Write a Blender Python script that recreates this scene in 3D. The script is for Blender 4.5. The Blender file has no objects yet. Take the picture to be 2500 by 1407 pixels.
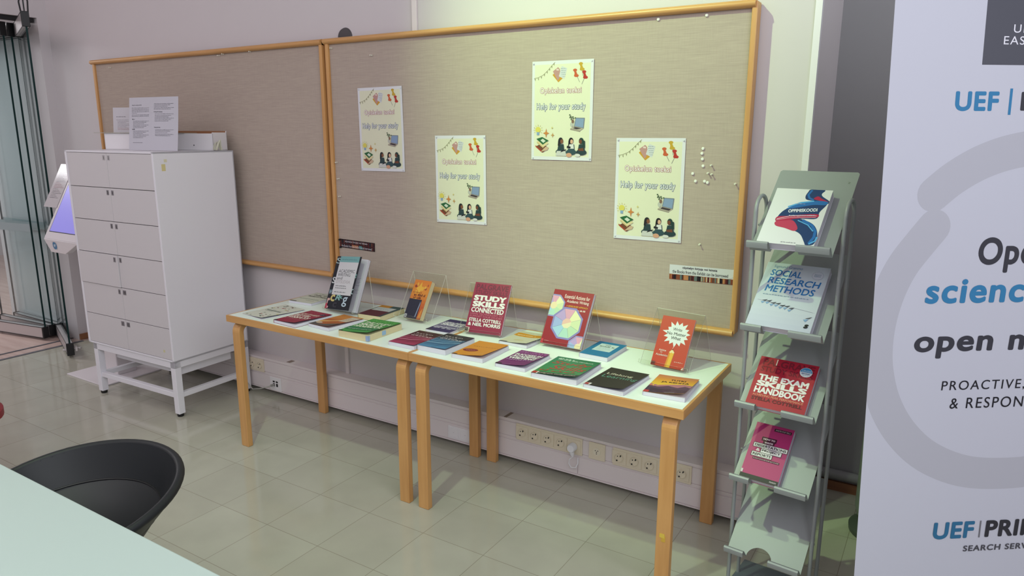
import bpy, bmesh, math, random
from mathutils import Vector, Matrix
random.seed(7)
S = bpy.context.scene
COL = S.collection
PI = math.pi
rad = math.radians

# ------------------------------------------------------------------ camera
cd = bpy.data.cameras.new('camera'); cam = bpy.data.objects.new('camera', cd); COL.objects.link(cam)
yaw, pitch, roll = 0.5556, 0.2156, 0.0025
fw = Vector((-math.sin(yaw)*math.cos(pitch), math.cos(yaw)*math.cos(pitch), -math.sin(pitch)))
rt = Vector((math.cos(yaw), math.sin(yaw), 0)); upv = rt.cross(fw)
r2 = rt*math.cos(roll)+upv*math.sin(roll); u2 = -rt*math.sin(roll)+upv*math.cos(roll)
cam.matrix_world = Matrix(((r2.x, u2.x, -fw.x, 1.8895), (r2.y, u2.y, -fw.y, -2.880), (r2.z, u2.z, -fw.z, 1.6243), (0, 0, 0, 1)))
cd.sensor_width = 36; cd.lens = 36*1733/2500; cd.clip_start = 0.05; cd.clip_end = 60
S.camera = cam

# ------------------------------------------------------------------ world, lights, exposure
W = bpy.data.worlds.new('world'); S.world = W; W.use_nodes = True
W.node_tree.nodes['Background'].inputs[0].default_value = (0.86, 0.81, 0.88, 1)
W.node_tree.nodes['Background'].inputs[1].default_value = 0.66
S.view_settings.view_transform = 'Standard'; S.view_settings.look = 'None'
S.view_settings.exposure = -0.45; S.view_settings.gamma = 1.0
S.view_settings.use_curve_mapping = False
S.cycles.transparent_max_bounces = 40

def light(name, kind, loc, target, power, color, **kw):
    l = bpy.data.lights.new(name, kind); l.energy = power; l.color = color
    for k, v in kw.items(): setattr(l, k, v)
    o = bpy.data.objects.new(name, l); COL.objects.link(o); o.location = loc
    o.rotation_euler = (Vector(target)-Vector(loc)).to_track_quat('-Z', 'Y').to_euler()
    return o
# pinkish fluorescent ceiling panels, an added side fill, then the corridor panel
light('ceiling_panel_light', 'AREA', (0.6, -4.4, 3.9), (0.2, -1.5, 0), 98, (1.0, 0.92, 0.98), shape='RECTANGLE', size=5.0, size_y=2.4)
light('ceiling_panel_light', 'AREA', (-3.6, -2.8, 3.9), (-3.4, -1.2, 0), 70, (1.0, 0.88, 0.92), shape='RECTANGLE', size=3.4, size_y=2.2)
light('side_fill_light', 'AREA', (3.4, -2.9, 3.0), (-1.5, -1.2, 0.8), 115, (0.89, 0.93, 1.0), shape='RECTANGLE', size=3.0, size_y=2.2)  # added cool fill from the right to brighten the locker side
light('corridor_panel_light', 'AREA', (-6.4, -1.2, 2.75), (-6.4, -1.2, 0), 90, (0.97, 0.97, 1.0), shape='RECTANGLE', size=1.6, size_y=0.8)
# greenish track spots
light('track_spot', 'SPOT', (-0.45, -2.05, 3.95), (0.70, 0.0, 1.75), 560, (0.66, 1.0, 0.46), spot_size=rad(50), spot_blend=1.0, shadow_soft_size=0.04)
light('track_spot', 'SPOT', (0.35, -2.35, 3.95), (0.3, -1.35, 0.0), 215, (0.74, 1.0, 0.66), spot_size=rad(62), spot_blend=0.55, shadow_soft_size=0.05)

# ------------------------------------------------------------------ materials
def lin(c): return c/12.92 if c <= 0.04045 else ((c+0.055)/1.055)**2.4
def rgb(h):
    if isinstance(h, (tuple, list)): return tuple(h)[:3]
    h = h.lstrip('#'); return tuple(lin(int(h[i:i+2], 16)/255) for i in (0, 2, 4))
MATS = {}
def newmat(name):
    m = bpy.data.materials.new(name); m.use_nodes = True
    return m, m.node_tree, m.node_tree.nodes['Principled BSDF']
def mat(col, rough=0.5, metal=0.0, spec=0.5, emit=0, name=None, var=0.0):
    key = (col if isinstance(col, str) else tuple(col), rough, metal, spec, emit, var)
    if key in MATS: return MATS[key]
    m, nt, b = newmat(name or 'paint_'+(col if isinstance(col, str) else 'x').strip('#'))
    c = rgb(col)
    b.inputs['Base Color'].default_value = (*c, 1); b.inputs['Roughness'].default_value = rough
    b.inputs['Metallic'].default_value = metal; b.inputs['Specular IOR Level'].default_value = spec
    if emit:
        b.inputs['Emission Color'].default_value = (*c, 1); b.inputs['Emission Strength'].default_value = emit
    if var:
        tc = nt.nodes.new('ShaderNodeTexCoord'); n = nt.nodes.new('ShaderNodeTexNoise'); n.inputs['Scale'].default_value = 6
        n.inputs['Detail'].default_value = 6
        mx = nt.nodes.new('ShaderNodeMix'); mx.data_type = 'RGBA'
        mx.inputs['A'].default_value = (*[x*(1-var) for x in c], 1); mx.inputs['B'].default_value = (*[min(1, x*(1+var)) for x in c], 1)
        nt.links.new(tc.outputs['Object'], n.inputs['Vector']); nt.links.new(n.outputs['Fac'], mx.inputs['Factor'])
        nt.links.new(mx.outputs['Result'], b.inputs['Base Color'])
    MATS[key] = m; return m
def tex_mat(name, c1, c2, scale, rough=0.5, bump=0.0, spec=0.5, detail=5, ramp=(0.3, 0.7)):
    """two-colour noise stretched by scale (x,y,z)"""
    m, nt, b = newmat(name)
    tc = nt.nodes.new('ShaderNodeTexCoord'); mp = nt.nodes.new('ShaderNodeMapping'); mp.inputs['Scale'].default_value = scale
    n = nt.nodes.new('ShaderNodeTexNoise'); n.inputs['Scale'].default_value = 1; n.inputs['Detail'].default_value = detail
    r = nt.nodes.new('ShaderNodeValToRGB'); r.color_ramp.elements[0].position = ramp[0]; r.color_ramp.elements[1].position = ramp[1]
    r.color_ramp.elements[0].color = (*rgb(c1), 1); r.color_ramp.elements[1].color = (*rgb(c2), 1)
    L = nt.links.new
    L(tc.outputs['Object'], mp.inputs['Vector']); L(mp.outputs['Vector'], n.inputs['Vector']); L(n.outputs['Fac'], r.inputs['Fac'])
    L(r.outputs['Color'], b.inputs['Base Color']); b.inputs['Roughness'].default_value = rough; b.inputs['Specular IOR Level'].default_value = spec
    if bump:
        bp = nt.nodes.new('ShaderNodeBump'); bp.inputs['Strength'].default_value = bump; bp.inputs['Distance'].default_value = 0.002
        L(n.outputs['Fac'], bp.inputs['Height']); L(bp.outputs['Normal'], b.inputs['Normal'])
    return m

WOODX = tex_mat('birch_along_x', '#BA8850', '#CD9C62', (2.5, 30, 30), 0.38)
WOODZ = tex_mat('birch_along_z', '#BA8850', '#CD9C62', (30, 30, 2.5), 0.38)
WOODY = tex_mat('birch_along_y', '#BA8850', '#CD9C62', (30, 2.5, 30), 0.38)
SKIRT = tex_mat('brown_skirting', '#7E5236', '#9A6A45', (3, 3, 40), 0.5)
WALLM = mat('#CBC5C6', 0.75, var=0.015, name='wall_paint')
WALLG = mat('#8B8B8C', 0.75, var=0.02, name='shaded_wall_paint')  # shade of the recess painted in as a darker grey
WHITE = mat('#E4E2E4', 0.4, name='white_lacquer')
LOCKW = mat('#E4E3E8', 0.42, name='locker_white')
DOORW = mat('#CFCCCD', 0.45, name='locker_door_grey')
BLACK = mat('#101113', 0.5, name='black_plastic')
DGREY = mat('#55555A', 0.5)
ALU = mat('#C9C4C4', 0.35, metal=0.6, name='brushed_aluminium')
RACKM = mat('#8B9091', 0.42, metal=0.1, name='rack_grey_metal')
PAGE = mat('#D0CEDA', 0.7, name='paper_block')
CREAM = mat('#CFC39C', 0.7, name='cream_paper_block')
PAPER = mat('#E6E6EA', 0.6, name='white_paper')
TRUNK = mat('#DED5D5', 0.5, name='trunking_plastic')
IVORY = mat('#E0D5BE', 0.45, name='ivory_plastic')
LAMI = mat('#E2EEE7', 0.30, name='white_laminate')

def linen():
    m, nt, b = newmat('linen_board_fabric'); L = nt.links.new
    tc = nt.nodes.new('ShaderNodeTexCoord')
    def noise(sc, det):
        mp = nt.nodes.new('ShaderNodeMapping'); mp.inputs['Scale'].default_value = sc
        n = nt.nodes.new('ShaderNodeTexNoise'); n.inputs['Scale'].default_value = 1; n.inputs['Detail'].default_value = det
        L(tc.outputs['Object'], mp.inputs['Vector']); L(mp.outputs['Vector'], n.inputs['Vector']); return n
    a = noise((14, 14, 330), 3); c = noise((330, 330, 14), 3)
    mx = nt.nodes.new('ShaderNodeMath'); mx.operation = 'MULTIPLY_ADD'; mx.inputs[1].default_value = 0.7
    L(a.outputs['Fac'], mx.inputs[0])
    m2 = nt.nodes.new('ShaderNodeMath'); m2.operation = 'MULTIPLY'; m2.inputs[1].default_value = 0.3
    L(c.outputs['Fac'], m2.inputs[0]); L(m2.outputs[0], mx.inputs[2])
    r = nt.nodes.new('ShaderNodeValToRGB')
    r.color_ramp.elements[0].position = 0.22; r.color_ramp.elements[1].position = 0.78
    r.color_ramp.elements[0].color = (*rgb('#A2948A'), 1); r.color_ramp.elements[1].color = (*rgb('#B7A99C'), 1)
    L(mx.outputs[0], r.inputs['Fac']); L(r.outputs['Color'], b.inputs['Base Color']); b.inputs['Roughness'].default_value = 0.9
    b.inputs['Specular IOR Level'].default_value = 0.1
    bp = nt.nodes.new('ShaderNodeBump'); bp.inputs['Strength'].default_value = 0.15; bp.inputs['Distance'].default_value = 0.001
    L(mx.outputs[0], bp.inputs['Height']); L(bp.outputs['Normal'], b.inputs['Normal'])
    return m
LINEN = linen()

def tiles():
    m, nt, b = newmat('vinyl_floor_tiles'); L = nt.links.new
    tc = nt.nodes.new('ShaderNodeTexCoord'); mp = nt.nodes.new('ShaderNodeMapping')
    mp.inputs['Location'].default_value = (-0.176, 0.214, 0)
    br = nt.nodes.new('ShaderNodeTexBrick'); br.offset = 0; br.squash = 1
    br.inputs['Color1'].default_value = (*rgb('#B9B8A9'), 1); br.inputs['Color2'].default_value = (*rgb('#B4B2A3'), 1)
    br.inputs['Mortar'].default_value = (*rgb('#949080'), 1)
    br.inputs['Scale'].default_value = 1; br.inputs['Mortar Size'].default_value = 0.0014; br.inputs['Mortar Smooth'].default_value = 0.2
    br.inputs['Brick Width'].default_value = 0.3; br.inputs['Row Height'].default_value = 0.3
    n = nt.nodes.new('ShaderNodeTexNoise'); n.inputs['Scale'].default_value = 5; n.inputs['Detail'].default_value = 8
    mx = nt.nodes.new('ShaderNodeMix'); mx.data_type = 'RGBA'; mx.blend_type = 'MULTIPLY'; mx.inputs['Factor'].default_value = 0.22
    L(tc.outputs['Object'], mp.inputs['Vector']); L(mp.outputs['Vector'], br.inputs['Vector']); L(tc.outputs['Object'], n.inputs['Vector'])
    L(br.outputs['Color'], mx.inputs['A']); L(n.outputs['Fac'], mx.inputs['B']); L(mx.outputs['Result'], b.inputs['Base Color'])
    b.inputs['Roughness'].default_value = 0.10; b.inputs['Specular IOR Level'].default_value = 0.6
    n2 = nt.nodes.new('ShaderNodeTexNoise'); n2.inputs['Scale'].default_value = 14; bp = nt.nodes.new('ShaderNodeBump')
    bp.inputs['Strength'].default_value = 0.03; bp.inputs['Distance'].default_value = 0.004
    L(tc.outputs['Object'], n2.inputs['Vector']); L(n2.outputs['Fac'], bp.inputs['Height']); L(bp.outputs['Normal'], b.inputs['Normal'])
    return m
FLOORM = tiles()
WOODFLOOR = tex_mat('corridor_wood_floor', '#B79F96', '#C9B3A9', (2, 22, 1), 0.25)

def clear(name, tint, fres=1.35, tr=1.0):
    m = bpy.data.materials.new(name); m.use_nodes = True; nt = m.node_tree; nt.nodes.clear(); L = nt.links.new
    o = nt.nodes.new('ShaderNodeOutputMaterial'); t = nt.nodes.new('ShaderNodeBsdfTransparent'); g = nt.nodes.new('ShaderNodeBsdfGlossy')
    t.inputs['Color'].default_value = (*tint, 1); g.inputs['Roughness'].default_value = 0.03
    f = nt.nodes.new('ShaderNodeFresnel'); f.inputs['IOR'].default_value = fres
    ge = nt.nodes.new('ShaderNodeNewGeometry'); sb = nt.nodes.new('ShaderNodeMath'); sb.operation = 'SUBTRACT'; sb.inputs[0].default_value = 1; ml = nt.nodes.new('ShaderNodeMath'); ml.operation = 'MULTIPLY'
    L(ge.outputs['Backfacing'], sb.inputs[1]); L(sb.outputs[0], ml.inputs[0]); L(f.outputs[0], ml.inputs[1])
    mx = nt.nodes.new('ShaderNodeMixShader'); L(ml.outputs[0], mx.inputs[0]); L(t.outputs[0], mx.inputs[1]); L(g.outputs[0], mx.inputs[2])
    L(mx.outputs[0], o.inputs['Surface']); return m
ACRYL = clear('clear_acrylic', (0.965, 0.97, 0.955), 1.18)
ACRED = mat('#DDE0D2', 0.3, name='acrylic_edge')
GLASS = clear('door_glass', (0.955, 0.985, 0.985), 1.4)
GLEDGE = mat('#16302F', 0.6, spec=0.15, name='glass_edge')
FROST = mat('#A9AFB1', 0.6, name='frosted_band')

# ------------------------------------------------------------------ mesh helpers
class MB:
    def __init__(s): s.v = []; s.f = []; s.m = []; s.mats = []
    def mi(s, m):
        if m not in s.mats: s.mats.append(m)
        return s.mats.index(m)
    def add(s, verts, faces, m):
        o = len(s.v); i = s.mi(m); s.v += [tuple(p) for p in verts]
        for f in faces: s.f.append([o+k for k in f]); s.m.append(i)
    def box(s, a, b, m, M=None):
        x0, y0, z0 = a; x1, y1, z1 = b
        P = [Vector(p) for p in ((x0, y0, z0), (x1, y0, z0), (x1, y1, z0), (x0, y1, z0), (x0, y0, z1), (x1, y0, z1), (x1, y1, z1), (x0, y1, z1))]
        if M is not None: P = [M @ p for p in P]
        s.add(P, [(0, 3, 2, 1), (4, 5, 6, 7), (0, 1, 5, 4), (1, 2, 6, 5), (2, 3, 7, 6), (3, 0, 4, 7)], m)
    def tube(s, pts, r, m, n=10, caps=True):
        pts = [Vector(p) for p in pts]; rings = []
        t0 = (pts[1]-pts[0]).normalized(); nrm = t0.orthogonal().normalized()
        for i, p in enumerate(pts):
            t = ((pts[min(i+1, len(pts)-1)]-pts[max(i-1, 0)])).normalized()
            nrm = (nrm-t*nrm.dot(t)).normalized(); bn = t.cross(nrm)
            rr = r[i] if isinstance(r, (list, tuple)) else r
            rings.append([p+(nrm*math.cos(2*PI*k/n)+bn*math.sin(2*PI*k/n))*rr for k in range(n)])
        V = [p for R_ in rings for p in R_]; F = []
        for i in range(len(pts)-1):
            for k in range(n): F.append((i*n+k, i*n+(k+1) % n, (i+1)*n+(k+1) % n, (i+1)*n+k))
        if caps: F.append(tuple(range(n))[::-1]); F.append(tuple((len(pts)-1)*n+k for k in range(n)))
        s.add(V, F, m)
    def lathe(s, prof, m, n=32, c=(0, 0, 0)):
        V = []; F = []; k = len(prof)
        for i in range(n):
            a = 2*PI*i/n
            for (r, z) in prof: V.append((c[0]+r*math.cos(a), c[1]+r*math.sin(a), c[2]+z))
        for i in range(n):
            j = (i+1) % n
            for q in range(k-1): F.append((i*k+q, j*k+q, j*k+q+1, i*k+q+1))
        s.add(V, F, m)
    def prism(s, poly, d, m, M=None):
        """poly in local xy extruded along z from 0 to d, placed by M"""
        n = len(poly); V = [Vector((x, y, 0)) for x, y in poly]+[Vector((x, y, d)) for x, y in poly]
        if M is not None: V = [M @ p for p in V]
        F = [tuple(range(n))[::-1], tuple(range(n, 2*n))]+[(i, (i+1) % n, n+(i+1) % n, n+i) for i in range(n)]
        s.add(V, F, m)
    def build(s, name, parent=None, bevel=0, smooth=False, seg=2):
        me = bpy.data.meshes.new(name); me.from_pydata(s.v, [], s.f)
        for m in s.mats: me.materials.append(m)
        for p, i in zip(me.polygons, s.m): p.material_index = i; p.use_smooth = smooth
        bm = bmesh.new(); bm.from_mesh(me); bmesh.ops.recalc_face_normals(bm, faces=bm.faces[:]); bm.to_mesh(me); bm.free()
        o = bpy.data.objects.new(name, me); COL.objects.link(o)
        if parent: o.parent = parent
        if bevel:
            md = o.modifiers.new('bevel', 'BEVEL'); md.width = bevel; md.segments = seg; md.limit_method = 'ANGLE'; md.angle_limit = rad(40)
        if smooth and not bevel:
            try: me.set_sharp_from_angle(angle=rad(40))
            except Exception: pass
        return o
def thing(name, label, cat, loc=(0, 0, 0), rotz=0, group=None, M=None):
    o = bpy.data.objects.new(name, None); COL.objects.link(o); o.empty_display_size = 0.05
    if M is not None: o.matrix_world = M
    else: o.location = loc; o.rotation_euler = (0, 0, rotz)
    return tag(o, label, cat, group)
def tag(o, label, cat, group=None):
    o['label'] = label; o['category'] = cat
    if group: o['group'] = group
    return o
def struct(o): o['kind'] = 'structure'; return o
def boxobj(name, a, b, m, parent=None, bevel=0, M=None):
    q = MB(); q.box(a, b, m, M); return q.build(name, parent, bevel)
def frame_M(o, ex, ey):
    ex = Vector(ex).normalized(); ey = Vector(ey).normalized(); ez = ex.cross(ey).normalized()
    return Matrix(((ex.x, ey.x, ez.x, o[0]), (ex.y, ey.y, ez.y, o[1]), (ex.z, ey.z, ez.z, o[2]), (0, 0, 0, 1)))

# ---- printed art: shapes and lettering in a w x h frame, stacked in hair-thin layers
TCACHE = {}
def text_mesh(s, bold, shear, space=1.0, res=3):
    key = (s, bold, shear, space, res)
    if key in TCACHE: return TCACHE[key]
    c = bpy.data.curves.new('lettering', 'FONT'); c.body = s; c.offset = bold; c.shear = shear; c.resolution_u = res; c.space_character = space
    o = bpy.data.objects.new('lettering', c); COL.objects.link(o)
    dg = bpy.context.evaluated_depsgraph_get(); e = o.evaluated_get(dg); me = e.to_mesh()
    V = [(v.co.x, v.co.y) for v in me.vertices]; F = [tuple(p.vertices) for p in me.polygons]
    e.to_mesh_clear(); bpy.data.objects.remove(o); bpy.data.curves.remove(c)
    TCACHE[key] = (V, F); return V, F
class Art:
    def __init__(s, w, h, base='#FFFFFF', rough=0.35, step=0.00004, thick=0.0004, res=3, ink=0.76):
        s.res = res; s.ink = ink
        s.w, s.h, s.rough, s.step, s.z = w, h, rough, step, 0.0
        s.mb = MB(); m = s.M(base)
        s.mb.box((0, 0, -thick), (w, h, 0), m)
    def M(s, c): return mat(tuple(round(x*s.ink, 4) for x in rgb(c)), s.rough, 0.0, 0.3) if isinstance(c, str) else c
    def up(s): s.z += s.step; return s.z
    def poly(s, pts, c):
        z = s.up(); s.mb.add([(u*s.w, v*s.h, z) for u, v in pts], [tuple(range(len(pts)))], s.M(c)); return s
    def blob(s, pts, c, k=5):
        n = len(pts); out = []
        for i in range(n):
            p = [Vector(pts[(i+j-1) % n]) for j in range(4)]
            for q in range(k):
                t = q/k; out.append(tuple(.5*((2*p[1])+(p[2]-p[0])*t+(2*p[0]-5*p[1]+4*p[2]-p[3])*t*t+(3*p[1]-p[0]-3*p[2]+p[3])*t**3)))
        return s.poly([(min(max(u, 0), 1), min(max(v, 0), 1)) for u, v in out], c)
    def rect(s, u0, v0, u1, v1, c): return s.poly([(u0, v0), (u1, v0), (u1, v1), (u0, v1)], c)
    def ell(s, cx, cy, rx, ry, c, n=24): return s.poly([(cx+rx*math.cos(2*PI*k/n), cy+ry*math.sin(2*PI*k/n)) for k in range(n)], c)
    def strip(s, pts, wd, c, clamp=False):
        """polyline band, pts in metres/w units converted; wd in fraction of w (number or list)"""
        P = [Vector((u*s.w, v*s.h)) for u, v in pts]; z = s.up(); V = []
        for i, p in enumerate(P):
            t = (P[min(i+1, len(P)-1)]-P[max(i-1, 0)]).normalized(); nn = Vector((-t.y, t.x))*(wd[i] if isinstance(wd, (list, tuple)) else wd)*s.w*0.5
            for q in (p+nn, p-nn):
                if clamp: q = Vector((min(max(q.x, 0.0), s.w), min(max(q.y, 0.0), s.h)))
                V.append((q.x, q.y, z))
        s.mb.add(V, [(2*i, 2*i+1, 2*i+3, 2*i+2) for i in range(len(P)-1)], s.M(c)); return s
    def text(s, u0, v0, u1, v1, txt, c, bold=0.0, shear=0.0, rot=0.0, space=1.0, ref=None):
        """lettering fitted to a box; weight is built up from slightly shifted copies of the thin letters"""
        V, F = text_mesh(txt, 0.0, shear, space, s.res)
        if not V: return s
        b = max(bold, 0.0); rb = b if ref is None else ref
        xs = [p[0] for p in V]; ys = [p[1] for p in V]; x0, x1, y0, y1 = min(xs)-rb, max(xs)+rb, min(ys)-rb, max(ys)+rb
        z = s.up(); W_, H_ = (u1-u0)*s.w, (v1-v0)*s.h; ca, sa = math.cos(rot), math.sin(rot); m = s.M(c)
        sh = [(0, 0)]
        if b > 0.004:
            nn = 12 if b > .045 else 8; sh += [(b*math.cos(2*PI*k/nn), b*math.sin(2*PI*k/nn)) for k in range(nn)]
            if b > .05: sh += [(b*.55*math.cos(2*PI*k/8), b*.55*math.sin(2*PI*k/8)) for k in range(8)]
        for dx, dy in sh:
            z = z+.000014; s.z = z
            P = [((x+dx-x0)/(x1-x0+1e-9)*W_, (y+dy-y0)/(y1-y0+1e-9)*H_) for x, y in V]
            s.mb.add([(u0*s.w+x*ca-y*sa, v0*s.h+x*sa+y*ca, z) for x, y in P], F, m)
        return s
    def greek(s, u0, v0, u1, v1, c, seed=0, frag=7):
        """a line of print too small to read: uneven little strokes grouped like words"""
        r = random.Random(seed); u = u0; z = s.up(); m = s.M(c); h = v1-v0; lw = max(h*s.h/s.w*.5, (u1-u0)/70)
        while u < u1-0.004:
            e = min(u+(u1-u0)/frag*r.uniform(0.5, 1.4), u1)
            while u < e-lw*.5:
                b = min(u+lw*r.uniform(.5, .85), e); hh = h*r.choice((.7, .7, .72, 1.0))
                s.mb.add([(u*s.w, v0*s.h, z), (b*s.w, v0*s.h, z), (b*s.w, (v0+hh)*s.h, z), (u*s.w, (v0+hh)*s.h, z)], [(0, 1, 2, 3)], m); u += lw
            u = max(u, e)+lw*.9
        return s
    def grad(s, u0, v0, u1, v1, cols, n=14):
        cs = [rgb(c) for c in cols]; z = s.up()
        for i in range(n):
            t = (i+0.5)/n*(len(cs)-1); k = min(int(t), len(cs)-2); f = t-k
            c = tuple(round(cs[k][j]*(1-f)+cs[k+1][j]*f, 4)*s.ink for j in range(3)); a = v0+(v1-v0)*i/n; b = v0+(v1-v0)*(i+1)/n
            s.mb.add([(u*s.w, v*s.h, z) for u, v in ((u0, a), (u1, a), (u1, b), (u0, b))], [(0, 1, 2, 3)], mat(c, s.rough, 0.0, 0.3))
        return s
    def build(s, name, parent, warp=None, maxlen=0.02, z=0.0):
        mb = s.mb; me = bpy.data.meshes.new(name); me.from_pydata(mb.v, [], mb.f)
        for m in mb.mats: me.materials.append(m)
        for p, i in zip(me.polygons, mb.m): p.material_index = i
        bm = bmesh.new(); bm.from_mesh(me)
        big = [f for f in bm.faces if len(f.verts) > 4]
        if big: bmesh.ops.triangulate(bm, faces=big)
        if warp:
            for _ in range(6):
                es = [e for e in bm.edges if e.calc_length() > maxlen]
                if not es: break
                bmesh.ops.subdivide_edges(bm, edges=es, cuts=1, use_grid_fill=True)
                bmesh.ops.triangulate(bm, faces=[f for f in bm.faces if len(f.verts) > 4])
            for v in bm.verts: v.co = warp(v.co.x, v.co.y, v.co.z)
        for v in bm.verts: v.co.z += z
        for f in bm.faces:
            if f.normal.z < -0.5 and f.calc_center_median().z > z+1e-5 and not warp: f.normal_flip()
        bm.to_mesh(me); bm.free()
        o = bpy.data.objects.new(name, me); COL.objects.link(o); o.parent = parent; return o

# ------------------------------------------------------------------ setting
CH = 4.1
struct(boxobj('floor', (-3.86, -4.6, -0.12), (3.6, 0.62, 0), FLOORM))
struct(boxobj('floor', (-9.0, -4.6, -0.12), (-3.86, 2.2, -0.002), WOODFLOOR))
struct(boxobj('wall_back', (-3.92, 0, -0.1), (1.405, 0.5, CH), WALLM))
struct(boxobj('wall_recess', (1.30, 0.5, -0.1), (3.6, 0.62, CH), WALLG))
q = MB(); q.box((-5.0, -0.072, -0.1), (-3.92, 0.5, CH), WALLM); struct(q.build('wall_corner'))
q = MB(); q.box((-4.02, -4.6, 2.43), (-3.92, -0.072, CH), WALLM); struct(q.build('wall_left'))
struct(boxobj('wall_corridor', (-9.0, 2.0, -0.1), (-4.9, 2.2, CH), WALLM))
struct(boxobj('wall_corridor', (-9.1, -4.6, -0.1), (-8.9, 2.2, CH), WALLM))
struct(boxobj('ceiling', (-4.02, -4.6, CH), (3.6, 0.62, CH+0.1), WALLM))
struct(boxobj('ceiling', (-9.0, -4.6, 2.9), (-4.02, 2.2, 3.0), WALLM))
struct(boxobj('baseboard_left', (-3.93, -0.068, 0), (-3.905, 0.0, 0.045), SKIRT))
struct(boxobj('baseboard_recess', (1.406, 0.485, 0), (3.6, 0.5, 0.045), SKIRT))
q = MB(); q.tube([(1.406, 0.478, 0.085), (3.6, 0.478, 0.085)], 0.022, WALLG, 12); struct(q.build('trim_1', smooth=True))
q = MB(); q.box((1.386, -0.008, 0), (1.4095, -0.0001, CH), WHITE); q.box((1.4052, 0.0, 0), (1.4095, 0.02, CH), WHITE); struct(q.build('trim_2'))
# vertical cable duct on the back wall
q = MB(); q.box((-0.475, -0.012, 0.24), (-0.445, 0, CH), TRUNK); struct(q.build('trim_3', bevel=0.002))
q = MB(); q.box((-1.045, -0.012, 0.232), (-1.019, 0, 0.79), TRUNK); struct(q.build('trim_4', bevel=0.002))
# floor threshold under the glass wall
q = MB(); q.box((-3.875, -4.6, -0.01), (-3.845, -0.075, 0.003), DGREY); q.box((-4.02, -4.6, -0.01), (-4.0, -0.075, 0.002), DGREY); struct(q.build('trim_5'))

# ---- cable trunking along the foot of the back wall
q = MB(); Y0 = -0.076
q.box((-3.3, Y0+0.004, 0.031), (1.398, 0, 0.234), TRUNK)
q.box((-3.3, Y0, 0.222), (1.398, 0, 0.236), TRUNK); q.box((-3.3, Y0, 0.146), (1.398, Y0+0.01, 0.218), TRUNK)
q.box((-3.3, Y0+0.001, 0.128), (1.398, Y0+0.01, 0.143), TRUNK); q.box((-3.3, Y0, 0.04), (0.5165, Y0+0.01, 0.124), TRUNK); q.box((0.519, Y0, 0.04), (1.398, Y0+0.01, 0.124), TRUNK)
q.box((-3.3, Y0-0.002, 0.031), (1.398, Y0+0.01, 0.037), TRUNK)
struct(q.build('trim_6', bevel=0.0012))
q = MB(); q.box((0.10, -0.074, 0.2362), (0.117, -0.006, 0.2375), mat('#8C7B70', 0.6)); tag(q.build('trunking_joint'), 'brown joint strip across the trunking top right of the table seam legs', 'strip')
q = MB(); q.box((-1.50, -0.060, 0.2362), (-1.47, -0.02, 0.2375), mat('#8C7B70', 0.6)); tag(q.build('trunking_clip'), 'small brown patch on the trunking top beside the white locker', 'strip')

def schuko(parent, x, z, plugged=False):
    s = MB(); n = 24
    s.lathe([(0.0205, -0.003), (0.0212, 0.0015), (0.0195, 0.002), (0.0185, -0.0022), (0.0, -0.0026)], IVORY, n)
    o = s.build('socket', parent, smooth=True); o.rotation_euler = (PI/2, 0, 0); o.location = (x, -0.0122, z)
    d = MB()
    for a in (0.9, 2.4): d.lathe([(0.0028, 0.0), (0.0, 0.0003)], BLACK, 10, (0.0095*math.cos(a), 0.0095*math.sin(a), -0.0015))
    for sgn in (1, -1):
        d.box((-0.003, sgn*0.0165-0.0025, -0.002), (0.003, sgn*0.0165+0.0025, 0.0012), BLACK, Matrix.Rotation(-0.6, 4, 'Z'))
    c = d.build('contact_hole', o)
    return o
def socket_strip(x0, x1, zc, xs, label):
    t = thing('socket_strip', label, 'socket strip', (0, Y0, 0), 0, 'outlets on the trunking')
    s = MB(); s.box((x0, -0.006, zc-0.042), (x1, 0.0, zc+0.042), IVORY); s.build('frame_plate', t, 0.0015)
    for x in xs:
        s = MB(); s.box((x-0.034, -0.009, zc-0.032), (x+0.034, -0.005, zc+0.032), IVORY); s.build('insert', t, 0.001)
        schuko(t, x, zc)
    return t
socket_strip(0.178, 0.541, 0.181, [0.213, 0.2845, 0.356, 0.4275, 0.499], 'ivory five gang socket strip on trunking with a white plug in it')
socket_strip(0.697, 1.064, 0.181, [0.729, 0.8015, 0.874, 0.9475, 1.021], 'ivory five gang socket strip on trunking behind the front right table leg')
socket_strip(-1.985, -1.69, 0.181, [-1.937, -1.866, -1.795, -1.725], 'ivory socket strip on trunking right behind the white locker frame')
t = thing('phone_outlet', 'square ivory phone outlet on trunking between the two five gang socket strips', 'outlet', (0.617, Y0, 0.181))
s = MB(); s.box((-0.041, -0.007, -0.041), (0.041, 0, 0.041), IVORY); s.build('frame_plate', t, 0.0015)
s = MB(); s.lathe([(0.019, 0), (0.019, 0.003), (0, 0.0035)], mat('#E2DAC6', 0.45), 24); o = s.build('insert', t); o.rotation_euler = (PI/2, 0, 0); o.location = (0, -0.0065, 0)
s = MB()
for px, pz in ((-0.006, 0.006), (0.006, 0.006), (0, -0.001), (0, -0.009)): s.lathe([(0.0026, 0), (0, 0.0004)], BLACK, 10, (px, pz, 0.0036))
s.build('contact_hole', o)
t = thing('blank_plate', 'white double blank cover plate low on the trunking near the middle table legs', 'cover plate', (-0.17, Y0, 0.083))
s = MB(); s.box((-0.075, -0.004, -0.038), (0.075, 0, 0.032), WHITE); s.build('frame_plate', t, 0.0015)
for px in (-0.037, 0.037):
    s = MB(); s.box((px-0.03, -0.006, -0.03), (px+0.03, -0.003, 0.026), WHITE); s.lathe([(0.002, 0), (0, 0.0003)], DGREY, 8, (px, -0.0062, 0)); s.build('insert', t, 0.002)
t = thing('data_outlet', 'white data outlet plate with four black ports and a plugged in cable', 'outlet', (-1.59, Y0, 0.083))
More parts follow.
